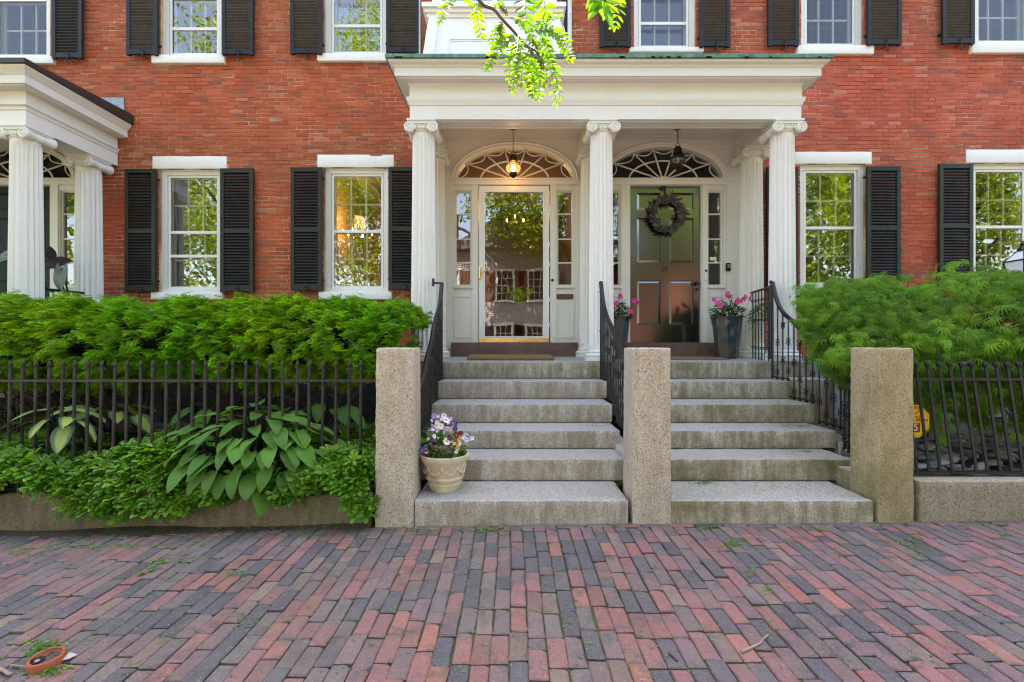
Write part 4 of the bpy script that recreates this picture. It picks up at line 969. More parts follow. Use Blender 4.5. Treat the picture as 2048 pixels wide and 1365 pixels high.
def m_glow(name):
    t = NT(name); tr = t.n('ShaderNodeBsdfTransparent'); t.put(tr.inputs[0], (.95, .75, .42)); e = t.n('ShaderNodeEmission'); t.put(e.inputs[0], (1, .60, .24)); e.inputs[1].default_value = .28
    g = t.n('ShaderNodeBsdfGlossy'); g.inputs['Roughness'].default_value = .05; m = t.n('ShaderNodeMixShader'); m.inputs[0].default_value = .4; t.t.links.new(tr.outputs[0], m.inputs[1]); t.t.links.new(e.outputs[0], m.inputs[2])
    m2 = t.n('ShaderNodeMixShader'); m2.inputs[0].default_value = .06; t.t.links.new(m.outputs[0], m2.inputs[1]); t.t.links.new(g.outputs[0], m2.inputs[2]); return t.done(m2.outputs[0])
# ------------------------------------------------------------------ lanterns, wreath, mats, sign, pots
M['amber'] = m_glow("lantern_glass_lit"); M['smoke'] = m_glass("lantern_glass_grey", .08, .2, (.62, .6, .52), 30)
def lantern(x, y, ztop, zc, lit, label):
    l = thing("hanging_lantern", label, "lantern", (x, y, ztop), "onion lanterns under the double portico")
    mb = MB(); mb.lathe([(0, 0), (.055, 0), (.058, -.008), (.03, -.02), (.012, -.032), (0, -.034)], (x, y, ztop), 16); mb.build("ceiling_rose", M['bronze'], l, smooth='auto')
    mb = MB(); z = ztop - .03; k = 0
    while z > zc + .24:
        a = k % 2
        mb.tube([(x + (.008 if a else 0) * math.cos(t_), y + (0 if a else .008) * math.cos(t_), z - .013 + .017 * math.sin(t_)) for t_ in np.linspace(0, 2 * PI, 9)], .0028, 4, cap=False); z -= .026; k += 1
    mb.build("chain", M['bronze'], l, smooth=True)
    mb = MB(); mb.tube([(x - .03, y, zc + .17), (x - .032, y, zc + .205), (x, y, zc + .24), (x + .032, y, zc + .205), (x + .03, y, zc + .17)], .004, 5)
    mb.lathe([(0, .19), (.03, .185), (.034, .165), (.05, .16), (.054, .11), (.062, .105), (.064, .085), (.04, .08)], (x, y, zc), 20); mb.lathe([(.05, -.062), (.056, -.07), (.054, -.1), (.03, -.118), (.012, -.13), (0, -.132)], (x, y, zc), 20)
    for a in range(6):
        th = a * PI / 3; mb.tube([(x + (.104 * math.cos(q)) * math.cos(th), y + .104 * math.cos(q) * math.sin(th), zc + .082 * math.sin(q)) for q in np.linspace(-.9, 1.25, 9)], .0026, 4)
    mb.tube([(x + .104 * math.cos(q), y + .104 * math.sin(q), zc + .02) for q in np.linspace(0, 2 * PI, 25)], .0026, 4, cap=False); mb.build("cage", M['bronze'], l, smooth='auto')
    mb = MB(); mb.lathe([(.10 * math.cos(q), .079 * math.sin(q)) for q in np.linspace(-1.0, 1.2, 13)], (x, y, zc), 24); mb.build("globe", M['amber' if lit else 'smoke'], l, smooth=True)
    mb = MB(); mb.lathe([(0, .055), (.014, .05), (.022, .02), (.02, -.01), (.01, -.03), (0, -.032)], (x, y, zc - .01), 12); mb.build("bulb", M['bulb_l'] if lit else M['white'], l, smooth=True)
    if lit:
        pl_ = bpy.data.lights.new("lantern_light", 'POINT'); pl_.energy = 0.7; pl_.color = (1, .68, .36); pl_.shadow_soft_size = .05
        o = bpy.data.objects.new("lantern_light", pl_); link(o, l, (x, y, zc))
lantern(PX(1026.5, 6.15), 6.15, 4.231, PZ(337, 6.15), True, "lit amber onion lantern hanging over the glass storm door")
lantern(PX(1355.5, 6.15), 6.15, 4.231, PZ(321, 6.15), False, "unlit grey onion lantern hanging over the wreathed door")
def chandelier(x, y, z, label, n=5, r=.22):
    l = thing("chandelier", label, "chandelier", (x, y, z), "lit chandeliers inside the house")
    mb = MB(); mb.tube([(x, y, z), (x, y, 4.35)], .008, 6); mb.lathe([(0, -.08), (.03, -.06), (.035, 0), (.015, .05), (0, .06)], (x, y, z), 12)
    for k in range(n): a = 2 * PI * k / n + .5; mb.tube(bez([(x, y, z), (x + r * .5 * math.cos(a), y + r * .5 * math.sin(a), z - .06), (x + r * math.cos(a), y + r * math.sin(a), z + .02)], 5), .007, 5)
    mb.build("frame", M['bronze'], l, smooth=True)
    for k in range(n):
        a = 2 * PI * k / n + .5; b = MB(); b.lathe([(0, 0), (.010, .008), (.014, .03), (.009, .05), (0, .062)], (x + r * math.cos(a), y + r * math.sin(a), z + .03), 10); b.build("bulb", M['bulb'], l, smooth=True)
    pl_ = bpy.data.lights.new("chandelier_light", 'POINT'); pl_.energy = 7 if n > 3 else 2.2; pl_.color = (1, .60, .28); pl_.shadow_soft_size = .15
    o = bpy.data.objects.new("chandelier_light", pl_); link(o, l, (x, y, z + .25))
chandelier(PX(1030, 8.6), 8.6, PZ(445, 8.6), "lit chandelier seen through the glass storm door", 3, .18)
chandelier(PX(715, 8.4), 8.4, PZ(472, 8.4), "lit chandelier seen through the window left of the portico", 6, .26)

wr = thing("wreath", "round grey brown leaf wreath hanging on the dark door", "wreath", (wx(1332), W - .01, wz(430)))
T_leaf = ([(0, 0, 0), (-.5, .35, .12), (0, .45, 0), (.5, .35, .12), (-.32, .75, .06), (.32, .75, .06), (0, 1, -.04)], [(0, 2, 1), (0, 3, 2), (1, 2, 6, 4), (2, 3, 5, 6)], None, None)
def leaf_t(width, curl=0.): 
    V = np.array(T_leaf[0], float) * np.array((width, 1, width)); V[:, 2] -= curl * V[:, 1] ** 2; return (V, T_leaf[1], None, None)
mb = MB(); n = 330; cx, cy, cz = wx(1332), W - .012, wz(430); Rm = .19
th = RNG.random(n) * 2 * PI; rr = Rm + RNG.normal(0, .026, n); P = np.c_[cx + rr * np.cos(th), cy - RNG.random(n) * .05, cz + rr * np.sin(th)]
d = th + PI / 2 * -1 + RNG.normal(.75, .3, n)      # swept direction in the XZ plane
Dv = np.c_[np.cos(d), -np.abs(RNG.normal(.25, .2, n)), np.sin(d)]; Dv /= np.linalg.norm(Dv, axis=1)[:, None]
Nv = np.c_[RNG.normal(0, .4, n), -np.ones(n), RNG.normal(0, .4, n)]; Xv = np.cross(Dv, Nv); Xv /= np.linalg.norm(Xv, axis=1)[:, None]; Nv = np.cross(Xv, Dv)
sc_ = RNG.uniform(.06, .105, n); Mt = np.stack([Xv, Dv, Nv], -1) * sc_[:, None, None]
mb.scatter(leaf_t(.34, .1), Mt, P, np.array((.050, .041, .040)) * RNG.uniform(.5, 1.9, (n, 1))); M['dry'] = simple("dry_leaf", (1, 1, 1), .7)
t = NT("dried_leaves"); M['dry'] = t.done(t.pr(t.attr('col'), .75)); mb.build("leaves", M['dry'], wr)
mb = MB(); mb.tube([(cx + Rm * math.cos(a), cy + .005, cz + Rm * math.sin(a)) for a in np.linspace(0, 2 * PI, 33)], .022, 6, cap=False); mb.build("ring", M['bark'], wr, smooth=True)
mb = MB(); mb.box(cx - .008, cx + .008, W + .015, W + .03, cz + .13, wz(372)); mb.tube([(cx, W + .01, cz + .2), (cx - .01, W + .0, cz + .33), (cx - .045, W + .02, wz(375))], .004, 5); mb.rbox(cx - .07, cx - .01, W + .0, W + .03, wz(379), wz(372.5), .006, .05); mb.build("hanger", M['iron'], wr)
M['coir'] = simple("coir", (.22, .125, .055), .95, var=.35, nsc=60, bst=1., bsc=220)
mb = MB(); mb.rbox(PX(936, 5.75), PX(1106, 5.75), 5.60, 6.15, step_z(5.6) + .002, step_z(5.6) + .045, .012, .02, .0035, 40)
def mslope(mb, y0):
    for v in mb.v: v[:, 2] += (v[:, 1] - y0) * .035
mslope(mb, 5.6); tag(mb.build("doormat", M['coir'], at=(0, 5.88, 1.11), smooth=True), "thick brown coir doormat before the glass storm door", "doormat", "doormats on the landing")
M['mat2'] = simple("flat_mat", (.20, .13, .09), .95, var=.3, nsc=50, bst=.7, bsc=160)
mb = MB(); mb.rbox(1.72, 2.68, 5.68, 6.25, step_z(5.68) + .002, step_z(5.68) + .016, .005, .03, .001, 30); mslope(mb, 5.68); tag(mb.build("doormat", M['mat2'], at=(2.2, 5.95, 1.11)), "thin faded doormat before the dark wreathed door", "doormat", "doormats on the landing")

def flower_data(name, pet, r, mat, cup=.3, w=.5):
    b = MB(); V = [(0, 0, .0)]; f = []
    for k in range(pet):
        a = 2 * PI * k / pet; i = len(V); c_, s_ = math.cos(a), math.sin(a)
        for (d_, e, z) in ((.45, -w * .5, cup * .3), (.9, -w * .6, cup * .7), (1.05, 0, cup * .8), (.9, w * .6, cup * .7), (.45, w * .5, cup * .3)): V.append(((c_ * d_ - s_ * e) * r, (s_ * d_ + c_ * e) * r, z * r + .004 * k / pet))
        f += [(0, i, i + 1, i + 2), (0, i + 2, i + 3, i + 4)]
    b.add(V, f); o = b.build(name, mat); me = o.data; bpy.data.objects.remove(o); return me
t = NT("petal"); tc = t.n('ShaderNodeTexCoord'); vl = t.n('ShaderNodeVectorMath', operation='LENGTH'); t.put(vl.inputs[0], tc.outputs['Object']); pc_ = t.mix(t.ramp(vl.outputs['Value'], .004, .009, 1, 0), t.objcol(), (.45, .26, .03)); pc_ = t.mix(t.ramp(t.noise(160, 2), .45, .7, 0, .35), pc_, t.mix(1., pc_, (.5, .45, .55), 'MULTIPLY')); M['petal'] = t.done(t.pr(pc_, .6))
pansy = flower_data("flower", 5, .021, M['petal'], .15, .95); star = flower_data("flower", 5, .040, M['petal'], .35, .62)
M['pot'] = simple("cream_terracotta", (.60, .50, .36), .8, var=.14, bst=.5, bsc=50, dirt=(.24, .17, .10), dsc=6, damt=.7)
px_, py_, pz_ = PX(890, 3.55), 3.555, .1745
pp = thing("potted_pansies", "cream garlanded flower pot of mixed pansies on the bottom step", "flower pot", (px_, py_, pz_))
mb = MB(); mb.lathe([(0, 0), (.108, 0), (.118, .02), (.123, .045), (.132, .05), (.134, .058), (.128, .064), (.135, .085), (.146, .092), (.150, .104), (.146, .112), (.139, .116), (.150, .165), (.158, .195), (.163, .205), (.166, .213), (.170, .222), (.184, .236), (.190, .262), (.190, .276), (.180, .281), (.168, .276), (.160, .25), (.150, .235), (0, .235)], (px_, py_, pz_), 48)
mb.build("pot", M['pot'], pp, smooth='auto')
mb = MB()
for k in range(8):
    a0 = 2 * PI * k / 8
    mb.tube([(px_ + (.150 + .008 * math.sin(PI * i / 12)) * math.cos(a0 + PI / 4 * i / 12), py_ + .154 * math.sin(a0 + PI / 4 * i / 12), pz_ + .185 - .04 * math.sin(PI * i / 12)) for i in range(13)], [.004 + .007 * math.sin(PI * i / 12) for i in range(13)], 6)
    mb.lathe([(0, -.02), (.012, -.012), (.014, 0), (.010, .014), (0, .02)], (px_ + .155 * math.cos(a0), py_ + .155 * math.sin(a0), pz_ + .187), 8)
    for i in range(7): a = a0 + PI / 4 * (i + .5) / 7; mb.lathe([(0, -.010), (.010, 0), (0, .010)], (px_ + .157 * math.cos(a), py_ + .157 * math.sin(a), pz_ + .186 - .038 * math.sin(PI * (i + .5) / 7)), 6)
mb.build("garland", M['pot'], pp, smooth=True)
mb = MB(); mb.lathe([(.05, .23), (.075, .30), (.095, .335), (.098, .35), (.088, .352), (.08, .335), (0, .33)], (px_ - .03, py_ + .03, pz_), 24); mb.build("inner_pot", M['pot'], pp, smooth='auto')
mb = MB(); n = 900; a = RNG.random(n) * 2 * PI; r_ = np.sqrt(RNG.random(n)) * .17; top = RNG.random(n) < .35
Pz = pz_ + np.where(top, .34 + RNG.random(n) * .12 * (1 - (r_ / .17)), .245 + RNG.random(n) * .07); rx = np.where(top, r_ * .62, r_)
P = np.c_[px_ + rx * np.cos(a) - .025 * top, py_ + rx * np.sin(a) + .03 * top, Pz]
mb.scatter(leaf_t(.55, .3), rots(RNG.random(n) * 6.28, RNG.normal(.5, .5, n), RNG.normal(0, .4, n), RNG.uniform(.022, .042, n)), P, RNG.uniform(.5, 1.4, (n, 1)) * np.array((1, 1, 1))); mb.build("foliage", M['herb'], pp)
fl = []
cols = dict(w=(.80, .78, .80), l=(.55, .56, .74), v=(.10, .045, .24), d=(.055, .02, .12), m=(.20, .015, .035), o=(.80, .42, .08), y=(.82, .68, .12), p=(.40, .25, .52), c=(.80, .76, .62))
def fl_px(px, py, c, dy=-.08, s=1.): fl.append((PX(px, py_ + dy), py_ + dy, PZ(py, py_ + dy), cols[c], s))
for (x, y, c, s) in ((868, 832, 'p', 1.3), (877, 833, 'l', .8), (888, 832, 'w', 1.2), (893, 841, 'w', 1.3), (901, 838, 'l', .9), (863, 842, 'l', .8), (874, 845, 'l', .9), (865, 851, 'l', .9), (872, 851, 'l', .7), (881, 853, 'c', 1.3), (866, 860, 'l', .9), (875, 862, 'l', .8), (906, 847, 'v', 1.5), (913, 851, 'v', 1.4), (900, 850, 'm', .9), (893, 849, 'm', 1.), (910, 858, 'd', 1.1), (884, 839, 'l', .9),
                     (868, 873, 'w', 1.), (869, 879, 'd', 1.3), (894, 883, 'c', 1.6), (900, 876, 'd', 1.3), (898, 877, 'm', .8), (913, 870, 'm', 1.4), (922, 866, 'm', 1.0), (921, 872, 'o', .9), (918, 880, 'o', .9), (911, 880, 'm', .7), (932, 871, 'l', 1.1), (934, 880, 'l', 1.1), (941, 878, 'l', 1.), (945, 877, 'w', .8), (929, 878, 'l', .8), (909, 888, 'y', .8), (915, 891, 'o', 1.), (916, 898, 'y', 1.1), (905, 884, 'l', .7), (932, 888, 'y', .6), (926, 876, 'c', .6), (845, 901, 'v', 1.5), (852, 898, 'd', 1.4), (847, 906, 'd', 1.3), (866, 914, 'd', 1.), (898, 897, 'd', .8), (920, 887, 'l', .7)):
    fl_px(x, y, c, random.uniform(-.17, -.10), s)
rgf = random.Random(8)
for k in range(34): fl_px(*((rgf.gauss(886, 15), rgf.uniform(836, 868)) if k < 16 else (rgf.uniform(850, 938), rgf.uniform(876, 905))), rgf.choice('llwvmycdl'), rgf.uniform(-.17, -.05), rgf.uniform(.5, .8))
for (x, y, z, c, s) in fl:
    o = bpy.data.objects.new("flower", pansy); link(o, pp, (x, y, z)); o.rotation_euler = (R(90) + random.gauss(-.25, .3), random.gauss(0, .3), random.gauss(0, .4)); o.scale = (s * .82,) * 3; o.color = (*c, 1)
# tall glazed planters
t = NT("teal_rust_glaze"); c = t.mix(t.ramp(t.noise(5, 5, .7, vec=t.scale(t.pos(), (1.6, 1.6, .5))), .46, .58), (.018, .045, .055), (.12, .06, .032)); c = t.mix(t.ramp(t.noise(16, 5, .7, vec=t.scale(t.pos(), (1, 1, .6))), .57, .66, 0, .8), c, (.16, .19, .18)); c = t.mix(t.ramp(t.noise(8, 4), .5, .7, 0, .7), c, (.02, .018, .016))
M['glaze'] = t.done(t.pr(c, t.ramp(t.noise(12), .3, .7, .2, .6), 0, .5, t.bump(t.noise(40, 5, .7), .5, .006)))
M['glaze2'] = M['glaze']
def planter(x, y, label, fl_list, seed, h=.545):
    rg = np.random.default_rng(seed); z = step_z(y) + .002
    p = thing("potted_flowers", label, "planter", (x, y, z), "tall glazed planters at the wreathed door")
    mb = MB(); mb.lathe([(0, 0), (.128, 0), (.137, .012), (.160, .27), (.188, h - .01), (.190, h), (.168, h), (.160, h - .05), (0, h - .05)], (x, y, z), 8); mb.build("planter", M['glaze'], p)
    n = 420; a = rg.random(n) * 2 * PI; r_ = np.sqrt(rg.random(n)) * .19; hh = rg.random(n); P = np.c_[x + r_ * np.cos(a), y + r_ * np.sin(a), z + h - .06 + hh * (.30 - r_ * .75)]
    mb = MB(); mb.scatter(leaf_t(.42, .3), rots(a + PI * 1.5 + rg.normal(0, .6, n), rg.normal(.25, .45, n), rg.normal(0, .4, n), rg.uniform(.04, .075, n)), P, rg.uniform(.35, 1.1, (n, 1)) * np.array((.8, .9, .9))); mb.build("foliage", M['herb'], p)
    mb = MB()
    for k in range(11):
        az = rg.random() * 6.28; ln = rg.uniform(.28, .42); sp = rg.uniform(.12, .5)
        pts = [(x + math.cos(az) * (.03 + sp * ln * q ** 1.4), y + math.sin(az) * (.03 + sp * ln * q ** 1.4), z + h - .05 + ln * q * (1 - .18 * q * sp * 2)) for q in np.linspace(0, 1, 6)]
        mb.tube(pts, [.009, .010, .009, .007, .005, .001], 4, sx=.35)
    mb.build("spike_leaves", M['dryblade'], p, smooth=True)
    for (fx, fz) in fl_list:
        yy = y - rg.uniform(.08, .2)
        for q in range(2):
            o = bpy.data.objects.new("flower", star); link(o, p, (x + fx + rg.normal(0, .012), yy - .01 * q, z + fz + rg.normal(0, .012))); o.rotation_euler = (R(80) + rg.normal(0, .35), rg.normal(0, .3), rg.normal(0, .5)); o.scale = (.82,) * 3; o.color = (.62 + .15 * rg.random(), .035, .20 + .12 * rg.random(), 1)
M['dryblade'] = simple("purple_grass_blade", (.055, .035, .035), .5, var=.4)
planter(PX(1454, 5.98), 5.98, "tall teal and rust planter of pink flowers right of the dark door", [(-.21, .76), (-.17, .71), (-.18, .665), (-.075, .82), (-.06, .80), (.05, .74), (.06, .70), (.12, .745), (.19, .79), (.21, .77)], 5)
planter(PX(1231, 5.98), 5.98, "tall brown planter of pink flowers half hidden by the middle handrail", [(.02, .80), (.0, .79), (-.02, .70), (.24, .74), (.20, .73), (.14, .6)], 9)
# yellow alarm sign on its stake
sx, sy_, sz = PX(1826, 3.66), 3.66, PZ(843, 3.66)
sg = thing("alarm_sign", "yellow octagonal alarm sign behind the fence beside the mossy post", "sign", (sx, sy_, .28))
M['yellow'] = simple("sign_yellow", (.85, .55, .02), .4, var=.04, bst=.03); M['red'] = simple("sign_dark_red", (.30, .02, .02), .45, var=.05, bst=.03); M['orange'] = simple("sign_orange", (.62, .20, .03), .45, var=.05, bst=.03); M['wht'] = simple("sign_white", (.8, .8, .78), .45, var=.03, bst=.03)
def octa(r): return [(sx + r * math.cos(PI / 8 + k * PI / 4), sz + r * math.sin(PI / 8 + k * PI / 4)) for k in range(8)]
mb = MB(); mb.prism(octa(.142), sy_, sy_ + .006); mb.build("board", M['yellow'], sg)
mb = MB(); mb.prism(octa(.132), sy_ - .0016, sy_ - .0004, [octa(.128)]); mb.build("border_line", M['orange'], sg)
mb = MB(); mb.box(sx - .012, sx + .012, sy_ + .0065, sy_ + .02, .1, sz + .1); mb.build("stake", M['iron'], sg)
mb = MB(); mb.box(sx - .055, sx + .055, sy_ - .0016, sy_ - .0004, sz - .088, sz - .012); mb.build("number_box", M['red'], sg)
for (s, size, dx, dz, m_, al) in (("35", .082, .0, -.05, 'wht', 'CENTER'), ("n Alarm", .040, .118, .012, 'red', 'RIGHT'), ("ted By", .022, .07, .038, 'red', 'RIGHT')):
    me = text_mesh(s, size, .0008, al); me.materials.append(M[m_]); o = bpy.data.objects.new("lettering", me); link(o, sg, (sx + dx, sy_ - .0026, sz + dz)); o.rotation_euler = (R(90), 0, 0)
mb = MB(); e = [(.00, .055), (.03, .058), (.052, .075), (.060, .10), (.045, .118), (.02, .122), (.0, .112), (.018, .10), (.035, .098), (.036, .085), (.02, .075)]; mb.prism([(sx + a, sz + b) for a, b in e], sy_ - .0016, sy_ - .0004); mb.build("emblem", M['orange'], sg)
# utility cover, paper, twigs
def gp(px, py): Y = F * EYE / (py - 690); return PX(px, Y), Y
ux, uy = gp(93, 1312); uz = gz(ux) - .004
uc = thing("utility_cover", "oval orange plastic utility cover set in the brick pavement", "cover", (ux, uy, uz)); rot = R(22)
def oval(a, b, n=40): return [(a * math.cos(2 * PI * k / n), b * math.sin(2 * PI * k / n)) for k in range(n)]
def ov(mb, prof):
    n = 40; V = []; fs = []
    for (a, b, z) in prof:
        for (x, y) in oval(a, b, n): V.append((ux + x * math.cos(rot) - y * math.sin(rot), uy + x * math.sin(rot) + y * math.cos(rot), uz + z))
    for i in range(len(prof) - 1):
        for k in range(n): q = (k + 1) % n; fs.append((i * n + k, i * n + q, (i + 1) * n + q, (i + 1) * n + k))
    fs.append(tuple((len(prof) - 1) * n + k for k in range(n))); mb.add(V, fs)
A_, B_ = .056, .062
mb = MB(); ov(mb, [(A_, B_, -.02), (A_ + .003, B_ + .003, .03), (A_, B_, .036), (A_ - .008, B_ - .008, .036), (A_ - .009, B_ - .009, .028)]); mb.build("rim", simple("orange_plastic", (.36, .075, .03), .55, var=.2, dirt=(.2, .08, .04), dsc=20), uc, smooth='auto')
mb = MB(); ov(mb, [(A_ - .0125, B_ - .0125, .010), (A_ - .0125, B_ - .0125, .028), (.01, .01, .029)])
for k in range(7): 
    x, y = .0 + random.uniform(-.025, .02), .02 + random.uniform(-.015, .015); mb.tube([(ux + x, uy + y, uz + .029), (ux + x + .018, uy + y + .008, uz + .030)], .002, 4)
mb.build("lid", simple("rusty_brown_lid", (.10, .055, .04), .7, var=.3, bst=.8, bsc=60), uc, smooth='auto')
mb = MB(); mb.lathe([(.025, .029), (.025, .033), (.020, .033), (.018, .030), (0, .0295)], (ux - .018, uy - .02, uz), 20); mb.build("plug", M['iron'], uc, smooth='auto')
mb = MB(); mb.lathe([(.010, .0297), (.009, .0318), (0, .0318)], (ux - .018, uy - .02, uz), 10); mb.build("plug_face", M['lead'], uc)
x, y = gp(136, 1304); mb = MB(); mb.add([(x - .02, y - .02, .004), (x + .018, y - .014, .012), (x + .022, y + .02, .008), (x - .014, y + .022, .016), (x, y, .02)], [(0, 1, 4), (1, 2, 4), (2, 3, 4), (3, 0, 4)]); mb.v[0][:, 2] += gz(x); tag(mb.build("paper_scrap", simple("paper", (.42, .38, .36), .8), at=(x, y, gz(x))), "small crumpled white paper scrap beside the orange cover", "paper")
M['twig'] = simple("pale_twig", (.30, .20, .15), .85, var=.3, bst=.6, bsc=100); M['twigd'] = simple("dark_twig", (.04, .03, .025), .9, var=.3)
def twig(pts, r, label, mat='twig'):
    P = [(*gp(*p),) for p in pts]; P = [(a, b, gz(a) + r * .9 + .001) for a, b in P]; mb = MB(); mb.tube(bez(P, 4), [r * (1.1 - .5 * i / (4 * len(P))) for i in range(4 * (len(P) - 1) + 1)], 6)
    tag(mb.build("twig", M[mat], at=P[0], smooth=True), label, "twig", "twigs on the pavement")
twig([(1483, 1310), (1505, 1300), (1521, 1292), (1525, 1285), (1537, 1276)], .0055, "pale crooked twig lying on the right side pavement")
twig([(-6, 1322), (8, 1328), (18, 1335), (24, 1333)], .007, "thick pale twig at the left edge beside the orange cover")
twig([(1337, 1311), (1348, 1320), (1355, 1327)], .004, "short dark twig lying across a pavement crack", 'twigd')
twig([(22, 1316), (40, 1318), (54, 1320)], .004, "thin grey twig touching the orange cover", 'twig')

# ------------------------------------------------------------------ plants
def lobes(angs, lens, wd, droop=.25):
    V = []; f = []
    for a, l in zip(angs, lens):
        i = len(V); c_, s_ = math.sin(a), math.cos(a); px_, py_ = s_, -c_
        for (d_, e, z) in ((.05, 0, 0), (.5, wd, -.05), (1., 0, -droop), (.5, -wd, -.05)): V.append((c_ * d_ * l + px_ * e, s_ * d_ * l + py_ * e, z * l))
        f += [(i, i + 1, i + 2, i + 3)]
    return (np.array(V), f, None, None)
# clipped yew hedge
prof = np.array([(4.15, 1.00), (3.86, 1.05), (3.74, 1.20), (3.76, 1.36), (3.90, 1.52), (4.15, 1.63), (4.55, 1.70), (5.1, 1.735), (5.7, 1.73)])
seg = np.linalg.norm(np.diff(prof, axis=0), axis=1); cum = np.r_[0, np.cumsum(seg)] / seg.sum()
hedge = thing("yew_hedge", "dense bright green clipped yew hedge behind the left fence", "hedge", (-4, 4.5, .2))
def hedge_pts(n, inset=0.):
    s = np.interp(RNG.random(n), [0, .9, 1], [0, .74, 1]); x = RNG.uniform(-7.4, -.92, n)
    y = np.interp(s, cum, prof[:, 0]); z = np.interp(s, cum, prof[:, 1])
    dy = np.interp(s + .02, cum, prof[:, 0]) - np.interp(s - .02, cum, prof[:, 0]); dz = np.interp(s + .02, cum, prof[:, 1]) - np.interp(s - .02, cum, prof[:, 1])
    l = np.hypot(dy, dz) + 1e-9; ny, nz = -dz / l, dy / l
    e = np.clip((x + 1.36) / .44, 0, 1); k = np.sqrt(np.clip(1 - e ** 2.4, 0, 1)); k = .35 + .65 * k
    y = 4.5 + (y - 4.5) * k; z = 1.38 + (z - 1.38) * k
    bump = (.06 * (np.sin(x * 5.3 + s * 9) * np.sin(s * 17 + x * 2.2)) + .045 * np.sin(x * 11 + s * 23) + .03 * np.sin(x * 23 - s * 41)) * (1 - .6 * np.clip((s - .62) / .2, 0, 1)) + RNG.normal(-.03, .03, n) - inset
    return np.c_[x, y + ny * bump, z + nz * bump], s, ny, nz, e, bump
Vt = [(-.006, 0, 0), (.006, 0, 0), (.004, .96, -.10), (-.004, .96, -.10)]; ft = [(0, 1, 2, 3)]; fc = [(.8, .7, .4)]
for k in range(7):
    for sd in (-1, 1):
        q = .06 + .125 * k; i = len(Vt); ln = .29 * (1 - .45 * abs(k / 6 - .4)); zz = -.16 * q * q
        Vt += [(0, q, zz), (sd * ln * .55, q + ln * .22 + .036, zz + .03), (sd * ln, q + ln * .45, zz - .02), (sd * ln * .5, q + ln * .22 - .044, zz + .01)]; ft.append((i, i + 1, i + 2, i + 3)); g_ = .75 + .65 * (k / 6) ** 1.5; fc.append((g_ * 1.05, g_, g_ * .8))
yew_t = (np.array(Vt), ft, None, fc)
nc, kk = 4600, 9; P, s, ny, nz, e, bmp = hedge_pts(nc)
az0 = PI + RNG.normal(0, .55, nc) - e * .9 * (RNG.random(nc) < .7); tl0 = np.interp(s, [0, .12, .3, .5, .75, 1], [-.7, -.45, -.05, .18, .16, .10]) + RNG.normal(0, .18, nc)
lum0 = RNG.uniform(.62, 1.25, nc); hue0 = np.clip(.5 + .9 * (np.sin(P[:, 0] * 3.1 + s * 6) * .3 + RNG.normal(0, .25, nc)), 0, 1)
rep = lambda q: np.repeat(q, kk); n = nc * kk; fa = np.tile(np.linspace(-1, 1, kk), nc)
az = rep(az0) + fa * .95 + RNG.normal(0, .15, n); tilt = rep(tl0) + RNG.normal(0, .22, n) - .12 * np.abs(fa)
dirv = np.c_[-np.sin(rep(az0)), np.cos(rep(az0)), np.zeros(n)]
Pn = np.repeat(P, kk, 0) + dirv * RNG.uniform(-.075, .005, (n, 1)) + np.c_[fa * .045 * np.cos(rep(az0)), fa * .045 * np.sin(rep(az0)), RNG.normal(0, .016, n)]
lum = rep(lum0) * RNG.uniform(.75, 1.25, n); hue = np.clip(rep(hue0) + RNG.normal(0, .15, n), 0, 1)
colr = np.c_[lum * (.70 + .75 * hue), lum, lum * (1.15 - .4 * hue)]
mb = MB(); mb.scatter(yew_t, rots(az, tilt, RNG.normal(0, .35, n), RNG.uniform(.065, .12, n)), Pn, colr); mb.build("foliage", M['hedge'], hedge, kind="stuff")
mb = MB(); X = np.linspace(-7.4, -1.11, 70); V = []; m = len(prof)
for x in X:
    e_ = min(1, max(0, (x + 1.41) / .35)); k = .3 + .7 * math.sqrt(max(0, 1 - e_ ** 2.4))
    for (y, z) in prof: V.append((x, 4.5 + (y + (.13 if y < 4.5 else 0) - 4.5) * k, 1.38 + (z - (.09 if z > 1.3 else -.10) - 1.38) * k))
mb.add(V, [(i * m + j, (i + 1) * m + j, (i + 1) * m + j + 1, i * m + j + 1) for i in range(69) for j in range(m - 1)]); mb.build("dark_core", simple("hedge_interior", (.008, .013, .004), .95, spec=.05), hedge)  # near-black shell standing in for the shade deep inside the hedge
mb = MB()
for k in range(46):
    x = -7.2 + k * .122 + random.uniform(-.1, .1); y = random.uniform(4.1, 4.9)
    mb.tube(bez([(x, y, .15), (x + random.uniform(-.15, .15), y - .05, .55), (x + random.uniform(-.4, .4), y - random.uniform(0, .3), 1.0), (x + random.uniform(-.6, .6), y - random.uniform(.1, .45), 1.3)], 4), [.022 * (1 - .75 * i / 12) for i in range(13)], 5)
    for q in range(4): a = random.uniform(-1, 1); z = random.uniform(.55, 1.0); mb.tube(bez([(x, y - .05, z), (x + a * .3, y - .25, z + random.uniform(0, .12)), (x + a * .6, y - .45, z + random.uniform(.0, .25))], 3), .005, 4)
mb.build("stems", M['twigd'], hedge, smooth=True)
